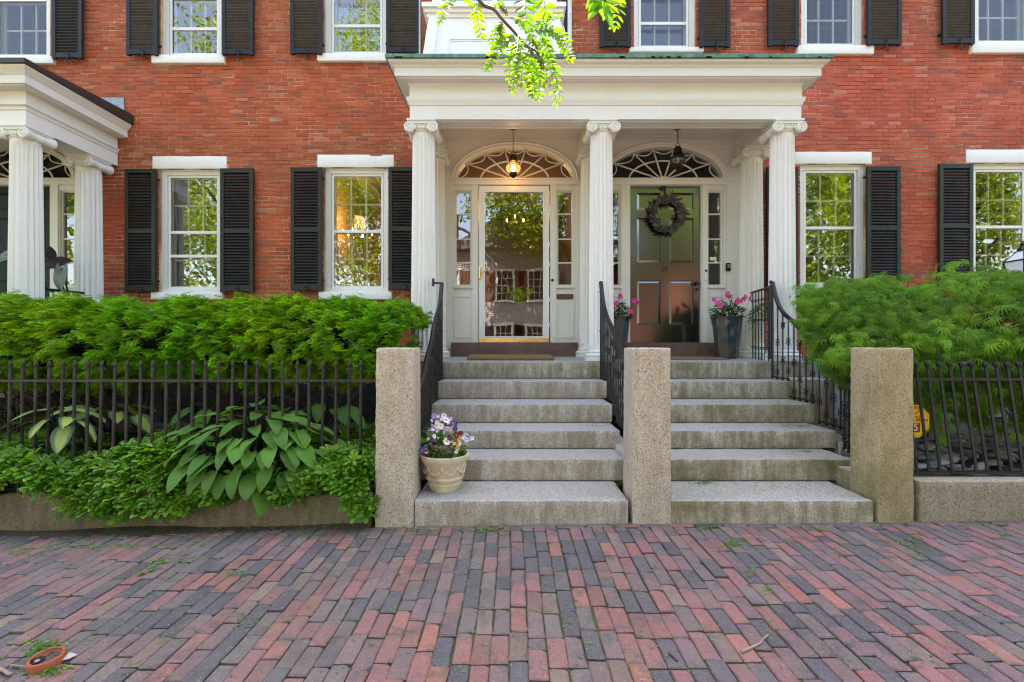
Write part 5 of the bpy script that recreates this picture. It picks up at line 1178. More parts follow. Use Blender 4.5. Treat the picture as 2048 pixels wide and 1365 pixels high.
# ground cover
def obov(l, w): return [(0, 0, 0), (-w * .55, l * .45, .05 * l), (-w, l * .72, .10 * l), (-w * .45, l * .95, .03 * l), (0, l, -.04 * l), (w * .45, l * .95, .03 * l), (w, l * .72, .10 * l), (w * .55, l * .45, .05 * l), (0, l * .6, -.02 * l)]
Vt = []; ft = []; fc = []
for k in range(9):
    a = k * 2.4; inner = k >= 6; L_ = .55 if inner else 1.; b = obov(L_, .235 * L_); up = .75 if inner else .18 + .12 * (k % 3); i = len(Vt)
    for (x, y, z) in b: r_ = y * math.cos(up) - z * math.sin(up) + .06; zz = y * math.sin(up) + z * math.cos(up); Vt.append((r_ * math.sin(a) + x * math.cos(a), r_ * math.cos(a) - x * math.sin(a), zz))
    ft += [(i, i + 1, i + 8), (i + 1, i + 2, i + 3, i + 8), (i + 3, i + 4, i + 8), (i + 8, i + 4, i + 5), (i + 8, i + 5, i + 6, i + 7), (i + 8, i + 7, i)]; g_ = 1.35 if inner else 1.; fc += [(g_, g_, g_ * .8)] * 6
i = len(Vt); Vt += [(-.03, 0, -1.6), (.03, 0, -1.6), (.03, 0, 0), (-.03, 0, 0)]; ft.append((i, i + 1, i + 2, i + 3)); fc.append((.8, .8, .4))
pach_t = (np.array(Vt), ft, None, fc)
n = 3300; x = RNG.uniform(-5.4, -.62, n); u = RNG.random(n)
edge = .105 * np.sin(x * 3.1 + .6) + .05 * np.sin(x * 8.3) + np.where((x > -2.1) & (x < -1.72), .42 * np.exp(-((x + 1.9) / .13) ** 2), 0) - np.where(x > -1.25, .03, 0) + np.where(x > -.95, .25 * (x + .95) / .3, 0)
top = np.where(x < -1.03, 1., 0.) * .0
yy = np.where(u < .55, 3.225 + .25 * (u / .55) ** 1.3, 3.475 + (u - .55) / .45 * 1.1); zlow = .16 + edge
hz_ = np.exp(-((x + 1.93) / .52) ** 4); zz = np.where(u < .55, zlow + (.50 - .27 * hz_ - zlow) * np.sin(np.clip(u / .55, 0, 1) * PI / 2) ** .8, .46 - .10 * (u - .55) - .2 * hz_ * (yy < 3.75)) - .13 * np.exp(-((x + 3.50) / .26) ** 4) * (yy > 3.3) + .05 * np.sin(x * 6 + yy * 5) + RNG.normal(0, .028, n)
yy = np.where(u < .2, yy + np.clip(zlow - .2, 0, .3) * .3, yy)
keep = (zz > .07) & ~((hz_ > .35) & (zz > .40) & (yy < 3.8)) & ((x < -1.04) | ((yy < 3.26) & (zz < .46) & (zz > .16) & (x < -.96)))
P = np.c_[x, yy, zz][keep]; n2 = len(P); out = np.clip((3.5 - P[:, 1]) / .28, 0, 1)
lum = RNG.uniform(.55, 1.35, n2); hue = RNG.random(n2)
mb = MB(); mb.scatter(pach_t, rots(RNG.normal(0, .5, n2) + RNG.integers(0, 6, n2) * 1.047, np.zeros(n2), np.zeros(n2), np.ones(n2)) , P * 0, None) if False else None
Rz = rots(RNG.random(n2) * 6.28, np.zeros(n2), np.zeros(n2), RNG.uniform(.058, .086, n2)); Rt = rots(RNG.normal(0, .4, n2), out * RNG.uniform(.3, 1.0, n2) + RNG.normal(0, .15, n2), RNG.normal(0, .2, n2), np.ones(n2))
mb.scatter(pach_t, np.einsum('nij,njk->nik', Rt, Rz), P, np.c_[lum * (.75 + .5 * hue), lum, lum * .9]); gc = mb.build("ground_cover", M['pachy'], at=(-3, 3.5, .2), kind="stuff"); tag(gc, "glossy whorled ground cover spilling over the low left wall", "ground cover")
# hostas
def hosta_leaf(j, wd=.40, var=False):
    rg = np.random.default_rng(j); nu, nv = 7, 8; V = []; U = []; cup = rg.uniform(.05, .22); dr = rg.uniform(.15, .5); tw = rg.normal(0, .12); wob = rg.uniform(0, 6)
    for b in range(nv + 1):
        v = b / nv; wv = wd * 1.55 * (v + .03) ** .42 * (1 - v) ** .72 * (1.04 if v < .5 else 1.0) if v < 1 else 0
        wv = min(wv, wd)
        for a in range(nu):
            u = 2 * a / (nu - 1) - 1; back = -.14 * (1 - v) ** 4 * abs(u) ** 1.2 * (0 if b == nv else 1)
            z = cup * wv * abs(u) ** 1.3 * 1.2 - dr * v * v + .018 * math.sin(v * 9 + wob + u * 2) * abs(u) + tw * u * v * .3
            V.append((u * wv, v + back, z)); U.append((u * .5 + .5, v, abs(u)))
    f = [(b * nu + a, b * nu + a + 1, (b + 1) * nu + a + 1, (b + 1) * nu + a) for b in range(nv) for a in range(nu - 1)]
    mb = MB(); mb.add(V, f, None, U); o = mb.build("leaf", M['hosta_v'] if var else M['hosta'], smooth=True); me = o.data; bpy.data.objects.remove(o); return me
t = NT("variegated_hosta_leaf"); uvx = t.attr("uvp", 'Vector'); q = t.sep(uvx)[2]; wvn = t.n("ShaderNodeTexWave", wave_type='BANDS', bands_direction='X'); t.put(wvn.inputs['Vector'], uvx); wvn.inputs['Scale'].default_value = 9
c = t.mix(t.ramp(t.math('ADD', q, t.math('MULTIPLY', t.noise(14, 3), .5)), .72, .95), (.30, .36, .06), (.05, .14, .05)); c = t.mix(1., c, t.objcol(), 'MULTIPLY'); p_ = t.pr(c, .4, 0, .4, t.bump(wvn.outputs[1], .5, .006)); M['hosta_v'] = t.done(p_)
hl_ = [hosta_leaf(j) for j in range(8)]; hv_ = [hosta_leaf(20 + j, .36, True) for j in range(4)]
def hosta(cx, cy, cz, spots, L, label, meshes, col):
    h = thing("hosta", label, "hosta", (cx, cy, cz), "hosta clumps in the left bed"); st = MB()
    for (dx, dy, dz, l, az, tl, rl, br) in spots:
        o = bpy.data.objects.new("leaf", random.choice(meshes)); p = (cx + dx, cy + dy, cz + dz); link(o, h, p)
        o.matrix_local = Matrix.Translation(Vector(p) - WL[h.name]) @ Matrix.Rotation(az, 4, 'Z') @ Matrix.Rotation(tl, 4, 'X') @ Matrix.Rotation(rl, 4, 'Y') @ Matrix.Scale(l, 4)
        o.color = (br * col[0], br * col[1], br * col[2], 1)
        st.tube(bez([(cx + dx * .1, cy + dy * .1, cz), (cx + dx * .5, cy + dy * .5, cz + dz * .8), p], 4), .0045, 5)
    st.build("stalks", M['herb'], h, smooth=True); return h
spots = []; rg = random.Random(4)
for tier, (nn, r_, z_, tl) in enumerate(((8, .10, .54, .15), (15, .24, .48, -.02), (22, .38, .40, -.22), (25, .50, .28, -.45), (20, .57, .15, -.70), (8, .52, .04, -1.0))):
    for k in range(nn):
        th = (k + .5 + rg.uniform(-.3, .3)) / nn * 2 * PI if tier < 2 else PI + (k + .5 + rg.uniform(-.35, .35)) / nn * PI * (1.12 if tier < 4 else .9) - (.19 if tier < 4 else -.16)
        dx, dy = math.cos(th) * r_ * 1.22, math.sin(th) * r_ * (.50 if math.sin(th) < 0 else .7)
        spots.append((dx, dy, z_ + rg.uniform(-.05, .05), rg.uniform(.145, .195), th - PI / 2 + rg.uniform(-.35, .35) + (.0), tl + rg.uniform(-.22, .22), rg.uniform(-.3, .3), rg.uniform(.75, 1.2)))
hosta(PX(512, 3.52), 3.52, .24, spots, .2, "large mid green hosta clump spilling through the fence", hl_, (1, 1, 1))
def small_hosta(px, py, Y, nn, r_, label, meshes, col, seed):
    rg = random.Random(seed); sp = []
    for k in range(nn):
        th = (k + rg.uniform(-.3, .3)) / nn * 2 * PI; q = rg.uniform(.35, 1.)
        sp.append((math.cos(th) * r_ * q * 1.3, math.sin(th) * r_ * q * .6, .12 + .16 * (1 - q) + rg.uniform(0, .08), rg.uniform(.17, .23), th - PI / 2 + rg.uniform(-.3, .3), rg.uniform(-.5, .1), rg.uniform(-.3, .3), rg.uniform(.8, 1.2)))
    hosta(PX(px, Y), Y, PZ(py, Y) - .06, sp, .2, label, meshes, col)
small_hosta(118, 878, 3.50, 12, .17, "yellow centred variegated hosta behind the fence at far left", hv_, (1, 1, 1), 3)
small_hosta(215, 850, 3.85, 8, .20, "yellow edged variegated hosta further back behind the fence", hv_, (.9, 1, 1), 8)
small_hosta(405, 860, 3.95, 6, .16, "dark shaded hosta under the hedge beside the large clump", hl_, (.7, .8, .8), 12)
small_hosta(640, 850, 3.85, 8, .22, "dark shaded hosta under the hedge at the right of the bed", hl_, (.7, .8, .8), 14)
# laceleaf maple
maple = thing("japanese_maple", "feathery green laceleaf maple mounded beside the right post", "tree", (4.5, 5.0, .28))
mt = lobes([R(a) for a in (-86, -60, -38, -18, 0, 18, 38, 60, 86)], (.55, .75, .9, .97, 1., .97, .9, .75, .55), .058, .34); mt = lobes([R(a) for a in (-78, -50, -24, 0, 24, 50, 78)], (.62, .82, .95, 1., .95, .82, .62), .048, .42)
sub_ = lobes([R(a) for a in (-48, -25, 25, 48)], (.62, .7, .7, .62), .045, .25)
mV = np.r_[mt[0], sub_[0] * np.array((1, 1, 1))]; mF = mt[1] + [tuple(i + len(mt[0]) for i in f) for f in sub_[1]]; maple_t = (mV, mF, None, None)
C0 = np.array((4.42, 4.55, 1.12)); RR = np.array((1.68, .95, .92))
P = []; AZ = []; TL = []; LU = []
def spray(p, out, n, ln, lu):
    az0 = math.atan2(out[1], out[0]); 
    for k in range(n):
        t_ = (k + .5) / n; side = RNG.normal(0, .085 * (0.4 + t_)); d = ln * t_
        q = p + np.array((math.cos(az0) * d - math.sin(az0) * side, math.sin(az0) * d + math.cos(az0) * side, -.42 * d * t_ + RNG.normal(0, .014)))
        P.append(q); AZ.append(az0 - PI / 2 + side * 5 + RNG.normal(0, .45)); TL.append(-.65 - .45 * t_ + RNG.normal(0, .25)); LU.append(lu * RNG.uniform(.7, 1.35))
for k in range(800):
    th = RNG.uniform(-PI, 0) if RNG.random() < .8 else RNG.uniform(-PI, PI); ph = math.asin(RNG.uniform(-.30, 1.0)); rad = RNG.uniform(.74, 1.0)
    nrm = np.array((math.cos(th) * math.cos(ph), math.sin(th) * math.cos(ph), math.sin(ph)))
    lump = 1 + .07 * math.sin(th * 5 + ph * 4) + .05 * math.sin(th * 11 - ph * 9)
    p = C0 + RR * nrm * rad * lump; out = np.array((nrm[0] * 1.3 + RNG.normal(0, .25), nrm[1] * 1.3 - .25 + RNG.normal(0, .2)))
    spray(p, out, int(RNG.integers(13, 20)), RNG.uniform(.22, .40), RNG.uniform(.35, 1.1) + .6 * (rad - .85) + .30 * nrm[2])  # outer and upper sprays brightened, inner ones darkened: shading painted into leaf colour
for k in range(210):                          # left shoulder of the mound
    th = RNG.uniform(-PI, .2); ph = math.asin(RNG.uniform(-.15, 1.0)); nrm = np.array((math.cos(th) * math.cos(ph), math.sin(th) * math.cos(ph), math.sin(ph)))
    spray(np.array((3.30, 4.72, 1.50)) + np.array((.62, .62, .50)) * nrm * RNG.uniform(.75, 1.02), np.array((nrm[0] * 1.2 + RNG.normal(0, .25), nrm[1] - .3)), int(RNG.integers(12, 18)), RNG.uniform(.2, .36), RNG.uniform(.4, 1.1) + .3 * nrm[2])  # higher sprays painted lighter, as though lit from above
for k in range(44):                           # low trailing sprays over the post and the rail
    x = RNG.uniform(2.62, 4.9); y = RNG.uniform(3.72, 4.0); spray(np.array((x, y, 1.40 + RNG.uniform(-.2, .12) - .10 * abs(x - 3.6))), np.array((RNG.normal(0, .6) - .2 * (x < 3), -1.)), 18, RNG.uniform(.22, .36), RNG.uniform(.9, 1.25))
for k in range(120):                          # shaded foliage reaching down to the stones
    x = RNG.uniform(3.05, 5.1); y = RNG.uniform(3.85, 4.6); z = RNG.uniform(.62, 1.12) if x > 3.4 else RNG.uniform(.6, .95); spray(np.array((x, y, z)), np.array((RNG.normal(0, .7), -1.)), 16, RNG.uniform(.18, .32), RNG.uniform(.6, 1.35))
P = np.array(P); ok = (P[:, 2] > .33) & ~((P[:, 0] > 2.6) & (P[:, 0] < 2.91) & (P[:, 1] < 3.66) & (P[:, 2] < 1.3)); ok &= (P[:, 1] > 3.63) | (P[:, 2] > 1.3)
qx, qy = 1030 + F * P[:, 0] / P[:, 1], 690 - F * (P[:, 2] - EYE) / P[:, 1]
ok &= qx > np.interp(qy, [520, 560, 640, 690, 730, 780, 840, 900], [1690, 1600, 1600, 1618, 1640, 1700, 1712, 1830]) + RNG.normal(0, 9, len(P))
ok &= ~((qx > 1812) & (qx < 1872) & (qy > 795) & (qy < 890) & (P[:, 1] < 3.8))
AZ, TL, LU = np.array(AZ)[ok], np.array(TL)[ok], np.array(LU)[ok]; P = P[ok]; n = len(P); hue = RNG.random(n)
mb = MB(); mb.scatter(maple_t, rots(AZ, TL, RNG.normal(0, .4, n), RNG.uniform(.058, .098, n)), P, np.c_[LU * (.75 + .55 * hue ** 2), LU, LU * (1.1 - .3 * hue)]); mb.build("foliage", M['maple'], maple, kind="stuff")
mb = MB()
mb.tube(bez([(4.5, 5.0, .25), (4.4, 4.95, .6), (4.45, 4.85, 1.0), (4.3, 4.7, 1.4)], 5), [.07 - .003 * i for i in range(16)], 8)
for k in range(34):
    th = random.uniform(-PI, .3); r_ = random.uniform(.7, 1.0); e_ = C0 + RR * np.array((math.cos(th) * r_, math.sin(th) * r_, random.uniform(.1, .6)))
    mb.tube(bez([(4.42, 4.85, random.uniform(.8, 1.3)), ((4.42 + e_[0]) / 2, (4.85 + e_[1]) / 2, max(e_[2], 1.2) + .12), tuple(e_)], 5), [.02 - .0016 * i for i in range(11)], 5)
mb.build("branches", M['bark'], maple, smooth=True)
# river stones under the maple
stm = []
for j in range(6):
    rg = np.random.default_rng(60 + j); mb = MB(); mb.lathe([(0, -.5)] + [(math.cos(a) ** .8, math.sin(a) * .5) for a in np.linspace(-1.2, 1.2, 6)] + [(0, .5)], (0, 0, 0), 9); v = mb.v[0]; v *= 1 + .10 * np.sin(v @ rg.normal(0, 2.2, (3, 1)) + j); v *= np.array((1.25, .85, .95)); t = None
    o = mb.build("stone", M['stone'] if 'stone' in M else M['gr_found'], smooth=True); stm.append(o.data); bpy.data.objects.remove(o)
t = NT("river_stone"); c = t.mix(t.ramp(t.noise(30, 4, .7), .3, .7, 0, .45), t.objcol(), t.mix(1., t.objcol(), (.55, .55, .58), 'MULTIPLY')); M['stone'] = t.done(t.pr(c, .62, 0, .4, t.bump(t.noise(60, 3), .2, .004)))
for me in stm: me.materials.clear(); me.materials.append(M['stone'])
for k in range(190):
    x = random.uniform(2.95, 5.4); y = 3.50 + random.random() ** 1.3 * 1.1; s_ = random.uniform(.035, .075)
    o = bpy.data.objects.new("stone", random.choice(stm)); link(o, rbed, (x, y, .285 + (y - 3.5) * .10 + random.uniform(0, .03))); o.scale = (s_, s_, s_ * random.uniform(.6, .95)); o.rotation_euler = (random.gauss(0, .2), random.gauss(0, .2), random.random() * 6.3)
    c = random.choice(((.16, .16, .17), (.22, .21, .20), (.11, .115, .13), (.30, .29, .27), (.19, .16, .13), (.14, .15, .18))); o.color = (*c, 1)
# fern, elephant ear, shrub, weeds
def fronds(name, label, cat, c, n, ln, spread, tilt, col, seed, px_w=.30):
    rg = np.random.default_rng(seed); o = thing(name, label, cat, c); mb = MB(); st = MB()
    for k in range(n):
        a = rg.uniform(*spread); L = ln * rg.uniform(.7, 1.1); tl = tilt + rg.normal(0, .2); pts = []
        for q in np.linspace(0, 1, 9): d = L * q; pts.append(np.array((c[0] + math.cos(a) * d * math.cos(tl), c[1] + math.sin(a) * d * math.cos(tl), c[2] + d * math.sin(tl) - L * .45 * q * q)))
        st.tube(pts, .0022, 4)
        for i in range(1, 9):
            for sd in (-1, 1):
                w_ = px_w * L * math.sin(PI * (.12 + .86 * i / 9)) ** .8
                mb.scatter(leaf_t(.30, .15), rots([a - PI / 2 - sd * 1.1], [rg.normal(-.1, .15)], [rg.normal(0, .2)], [w_]), pts[i][None, :], (rg.uniform(.7, 1.3) * np.array(col))[None, :])
    mb.build("foliage", M['herb'], o); st.build("stems", M['herb'], o, smooth=True); return o
fronds("fern", "light green fern sprouting beside the left handrail above the pansy pot", "fern", (-.69, 3.96, .362), 13, .42, (-3.0, .3), 1.12, (1.5, 1.6, .8), 3)
fronds("fern", "tiny green fern behind the rim of the pansy pot", "fern", (-.76, 3.66, .36), 5, .12, (-2.8, -.4), 1.0, (1., 1.2, .7), 4)
fronds("garden_shrub", "small leafy shrub behind the porch guard rail beside the right column", "shrub", (3.27, 5.95, 1.85), 14, .34, (-PI, -.2), -.35, (1.1, 1.2, .8), 5, .34)
ear = thing("elephant_ear", "large elephant ear plant with dark and green leaves between left columns", "plant", (-5.72, 5.95, 1.07))
t = NT("elephant_ear_leaf"); uvx = t.attr("uvp", 'Vector'); wv_ = t.n("ShaderNodeTexWave", wave_type='BANDS', bands_direction='DIAGONAL'); t.put(wv_.inputs['Vector'], uvx); wv_.inputs['Scale'].default_value = 3.2; c = t.mix(t.ramp(wv_.outputs[1], .9, 1., 0, .6), (.035, .085, .045), (.14, .2, .12)); c = t.mix(t.ramp(t.sep(uvx)[2], .0, .06, .8, 0), c, (.2, .26, .16)); M['ear'] = t.done(t.pr(c, .4, 0, .4, t.bump(wv_.outputs[1], .3, .01)))
M['ear_d'] = simple("dark_ear_leaf", (.03, .014, .013), .7, spec=.15, var=.3)
def ear_leaf(c, L, az, tl, rl, mat, name="leaf"):
    mb = MB(); V = []; U = []; f = []; k = 0; nu, nv = 9, 10
    for b in range(nv + 1):
        v = b / nv
        for a in range(nu):
            u = 2 * a / (nu - 1) - 1; wv = .42 * (math.sin(PI * (v * .78 + .22)) ** .8); V.append((u * wv, v - .36 * (1 - v) ** 2 * abs(u) * 1.0, .10 * abs(u) * wv - .18 * v * v + .012 * math.sin(8 * v + a))); U.append((u * .5 + .5, v, abs(u)))
    Rm_ = (Matrix.Rotation(az, 3, 'Z') @ Matrix.Rotation(tl, 3, 'X') @ Matrix.Rotation(rl, 3, 'Y')) * L
    V = [Vector(c) + Rm_ @ Vector(v) for v in V]; mb.add(V, [(b * nu + a, b * nu + a + 1, (b + 1) * nu + a + 1, (b + 1) * nu + a) for b in range(nv) for a in range(nu - 1)], None, U); mb.build(name, mat, ear, smooth=True)
ex = PX(123, 5.8)
ear_leaf((ex, 5.80, PZ(540, 5.8)), .27, R(168), R(-78), 0, M['ear']); ear_leaf((PX(94, 5.9), 5.9, PZ(500, 5.9)), .17, R(-100), R(-50), R(20), M['ear_d']); ear_leaf((PX(100, 5.85), 5.85, PZ(528, 5.85)), .24, R(-85), R(16), R(60), M['ear_d']); ear_leaf((PX(15, 5.8), 5.8, PZ(512, 5.8)), .26, R(80), R(-5), R(-60), M['ear'])
mb = MB()
for (a, b) in (((ex, 5.8, PZ(538, 5.8)), 0), ((PX(95, 5.9), 5.9, PZ(505, 5.9)), 0), ((PX(15, 5.8), 5.8, PZ(512, 5.8)), 0)): mb.tube(bez([(-5.72, 5.95, 1.08), (-5.75, 5.92, 1.7), a], 6), .010, 6)
mb.lathe([(0, 0), (.14, 0), (.18, .3), (.16, .3), (0, .27)], (-5.72, 5.95, 1.07), 14); mb.build("stalks", M['herb'], ear, smooth=True)
def weed(px, py, n, L, label):
    x, y = gp(px, py); o = thing("weed", label, "weed", (x, y, gz(x)), "weeds growing in the brick joints"); mb = MB(); a = RNG.random(n) * 6.28
    mb.scatter(leaf_t(.75, .3), rots(a, RNG.uniform(.05, .7, n), RNG.normal(0, .2, n), RNG.uniform(.6, 1.1, n) * L), np.c_[x + RNG.normal(0, L * .4, n), y + RNG.normal(0, L * .5, n), gz(x) + RNG.uniform(.004, .03, n)], RNG.uniform(.8, 1.5, (n, 1)) * np.array((.8, 1., .8))); mb.build("foliage", M['herb'], o)
weed(310, 1122, 9, .045, "broad leaved weed in the pavement beside the left wall"); weed(300, 1132, 4, .05, "flat rounded weed leaves on the left pavement")
# post lantern at the right edge
pl2 = thing("post_lantern", "black post lantern with white panes at the right edge behind the maple", "lantern", (PX(2046, 5.3), 5.3, .28)); lx, ly = PX(2046, 5.3), 5.3
z0, z1 = PZ(523, 5.3), PZ(503, 5.3)
mb = MB(); mb.tube([(lx, ly, .28), (lx, ly, z0 - .35)], .03, 8); mb.lathe([(.03, 0), (.09, .02), (.1, .04)], (lx, ly, z0 - .36), 8); mb.lathe([(.165, 0), (.165, .012)], (lx, ly, z0), 4); mb.lathe([(.052, 0), (.055, .02), (.03, .05), (.02, .07), (.03, .085), (.012, .11), (0, .13)], (lx, ly, z1 + .0), 8)
for k in range(4): a = PI / 4 + k * PI / 2; mb.tube([(lx + .155 * math.cos(a), ly + .155 * math.sin(a), z0), (lx + .05 * math.cos(a), ly + .05 * math.sin(a), z1)], .007, 4); mb.tube([(lx + .09 * math.cos(a), ly + .09 * math.sin(a), z0 - .32), (lx + .155 * math.cos(a), ly + .155 * math.sin(a), z0)], .008, 4)
mb.build("frame", M['iron'], pl2)
mb = MB(); mb.lathe([(.15, .008), (.05, z1 - z0)], (lx, ly, z0), 4); mb.lathe([(.085, -.32), (.15, -.004)], (lx, ly, z0), 4); mb.build("pane", simple("opal_pane", (.8, .82, .84), .3, bst=.02), pl2)

# ------------------------------------------------------------------ street tree with the branch that hangs into view
tree = thing("locust_tree", "honey locust branch with backlit pinnate leaves hanging from above", "tree", (-4.6, -2.6, gz(-4.6)))
mb = MB(); mb.tube(bez([(-4.6, -2.6, -.1), (-4.55, -2.6, 1.6), (-4.6, -2.55, 3.2), (-4.3, -2.4, 5.0), (-4.2, -2.5, 7.2)], 5), [.30 - .009 * i for i in range(21)], 10)
lim = bez([(-4.45, -2.45, 4.2), (-3.2, -1.3, 4.9), (-1.8, .3, 4.6), (-.7, 1.5, 3.55), (PX(935, 1.9), 1.9, PZ(-45, 1.9))], 6)
mb.tube(lim, [.085 - .0033 * i for i in range(25)], 8)
for k in range(7): a = random.uniform(0, 6.28); mb.tube(bez([(-4.4, -2.5, 4.4 + k * .35), (-4.4 + 1.2 * math.cos(a), -2.6 + 1.0 * math.sin(a) - .4, 5.6 + k * .3), (-4.4 + 2.3 * math.cos(a), -3.0 + 1.6 * math.sin(a) - .6, 6.3 + k * .25)], 5), [.09 - .007 * i for i in range(11)], 6)
mb.build("trunk", M['bark'], tree, smooth=True)
BY = 1.9
bp = [(935, -45), (961, 0), (987, 20), (1004, 43), (1031, 65), (1051, 88), (1071, 106), (1086, 127)]
mb = MB(); mb.tube(bez([(PX(a, BY), BY + .015 * math.sin(i * 1.7), PZ(b, BY)) for i, (a, b) in enumerate(bp)], 5), [.0085 - .00016 * i for i in range(36)], 8); mb.build("branch", simple("young_bark", (.10, .055, .035), .7, var=.3, bst=.6, bsc=90), tree, smooth=True)
lt = ([(0, 0, 0), (-.20, .25, .03), (-.24, .55, .035), (-.13, .85, .02), (0, 1, -.02), (.13, .85, .02), (.24, .55, .035), (.20, .25, .03), (0, .5, -.015)], [(0, 8, 2, 1), (8, 4, 3, 2), (0, 7, 6, 8), (8, 6, 5, 4)], None, None)
lt = (np.array(lt[0]), lt[1], None, None)
def pinnate(px0, py0, pxm, pym, px1, py1, n, ll, y0=BY, dy=0., col=(1, 1, 1), fold=.9):
    pts = bez([(PX(px0, y0), y0, PZ(py0, y0)), (PX(pxm, y0 + dy * .5), y0 + dy * .5 - .01, PZ(pym, y0 + dy * .5)), (PX(px1, y0 + dy), y0 + dy, PZ(py1, y0 + dy))], 8)
    mb = MB(); mb.tube(pts, .0011, 4, col=(.9, .9, .8)); tot = len(pts) - 1; yawv = random.uniform(-.5, .5)
    for k in range(n):
        f = .16 + .84 * (k + .5) / n; i = min(int(f * tot), tot - 1); p = pts[i].lerp(pts[i + 1], f * tot - i); tn = (pts[i + 1] - pts[i]).normalized()
        view = Vector((yawv, -1, .25)).normalized(); sdv = tn.cross(view).normalized()
        for sg in ((-1, 1) if k < n - 1 else (-1, 1, 0)):
            d = (tn * (.55 if sg else 1) + sdv * sg * fold + view * random.uniform(-.15, .35)).normalized(); nr = (view + Vector((random.uniform(-.5, .5), 0, random.uniform(-.5, .5)))).normalized(); xv = d.cross(nr).normalized(); nr = xv.cross(d)
            L = ll * random.uniform(.85, 1.12) * (.75 + .5 * math.sin(PI * min(1, f)))
            Mx = np.array([[xv[j] * .92, d[j], nr[j]] for j in range(3)]) * L
            mb.scatter(lt, Mx[None], np.array(p)[None], (np.array(col) * random.uniform(.8, 1.2))[None])
    mb.build("leaf", M['locust'], tree)
def jit(a):
    o = [random.uniform(-17, 17) for _ in range(4)]
    return (a[0] + o[0] * .4, a[1] + o[1] * .4, a[2] + o[2], a[3] + o[3] * .5, a[4] + o[2] * 1.3, a[5] + o[3], max(6, a[6] - 1), a[7] * .95, a[8], a[9] + random.uniform(-.06, .06), (.95, 1., .85))
B_ = (1.05, 1.05, .9); D_ = (.55, .72, .7); Yv = (1.25, 1.12, .7)  # D_ darkens leaf colour to paint the near leaf as shaded
for a in ((912, -12, 898, 12, 880, 44, 7, .030, BY, -.05, Yv), (953, -4, 955, 35, 963, 76, 9, .030, BY, .02, Yv), (1006, 45, 990, 70, 985, 95, 6, .024, BY, -.02, Yv), (1031, 65, 1005, 90, 973, 138, 10, .031, BY, -.05, Yv), (1045, 85, 1022, 115, 1018, 160, 9, .031, BY, .02, B_), (1060, 100, 1046, 130, 1042, 172, 9, .030, BY, -.06, Yv),
          (1072, 108, 1078, 150, 1079, 196, 10, .033, BY, .0, B_), (1078, 60, 1100, 110, 1119, 195, 13, .029, BY, .03, B_), (1058, 62, 1115, 72, 1143, 120, 12, .030, BY, -.03, Yv), (1020, 35, 1045, 50, 1062, 75, 8, .026, BY, .0, Yv), (1040, 60, 1075, 45, 1100, 32, 8, .026, BY, .04, Yv), (1050, 80, 1080, 90, 1105, 130, 8, .029, BY, .05, B_), (1035, 70, 1040, 110, 1030, 140, 8, .027, BY, -.08, B_), (1065, 100, 1060, 150, 1066, 180, 8, .029, BY, .06, Yv),
          (1046, -15, 1050, 10, 1053, 46, 5, .046, 1.8, .0, D_), (1085, -15, 1088, 5, 1091, 28, 4, .044, 1.8, .0, B_), (1200, -30, 1206, 0, 1208, 14, 4, .060, 1.7, -.02, B_), (1235, -25, 1236, 15, 1229, 56, 7, .030, 1.8, 0., Yv), (1012, -20, 1000, -5, 996, 10, 4, .028, BY, 0, Yv), (922, -20, 932, -6, 935, 2, 4, .026, BY, 0, B_), (1186, -25, 1190, -8, 1196, 8, 3, .05, 1.8, 0, B_)):
    pinnate(*a)
    if a[0] > 985 and a[0] < 1080 and a[1] > 30: pinnate(*jit(a))
for (a, b, c, d) in ((1204, -4, 1174, 48), (1207, 4, 1222, 66), (1200, -12, 1172, 18)):
    mb = MB(); p0, p1 = Vector((PX(a, 1.68), 1.68, PZ(b, 1.68))), Vector((PX(c, 1.68), 1.66, PZ(d, 1.68))); dd = p1 - p0; L = dd.length; dd.normalize(); xv = dd.cross(Vector((.2, -1, .1))).normalized(); nr = xv.cross(dd)
    mb.scatter(lt, np.array([[xv[j] * .62, dd[j], nr[j]] for j in range(3)])[None] * L, np.array(p0)[None], np.array((.7, .95, .8))[None]); mb.build("leaflet", M['locust'], tree)
M['catkin'] = simple("green_brown_catkin", (.16, .15, .035), .8, var=.5, nsc=200, bst=1., bsc=300)
for (a, b, c, d) in ((1000, 13, 1014, 28), (1001, 46, 1002, 76), (1037, 85, 1026, 122), (1065, 80, 1081, 110), (1077, 118, 1087, 140), (1053, 90, 1068, 112)):
    mb = MB(); p0, p1 = np.array((PX(a, BY - .02), BY - .02, PZ(b, BY - .02))), np.array((PX(c, BY - .02), BY - .02, PZ(d, BY - .02))); n = 60; q = RNG.random(n); pts = p0 + (p1 - p0) * q[:, None] + RNG.normal(0, .0045, (n, 3))
    bl = ([(0, -.5, 0), (.5, 0, 0), (0, .5, 0), (-.5, 0, 0), (0, 0, .5), (0, 0, -.5)], [(0, 1, 4), (1, 2, 4), (2, 3, 4), (3, 0, 4), (1, 0, 5), (2, 1, 5), (3, 2, 5), (0, 3, 5)], None, None)
    mb.scatter(bl, rots(RNG.random(n) * 6, RNG.random(n) * 3, RNG.random(n), RNG.uniform(.004, .009, n)), pts); mb.build("catkin", M['catkin'], tree)
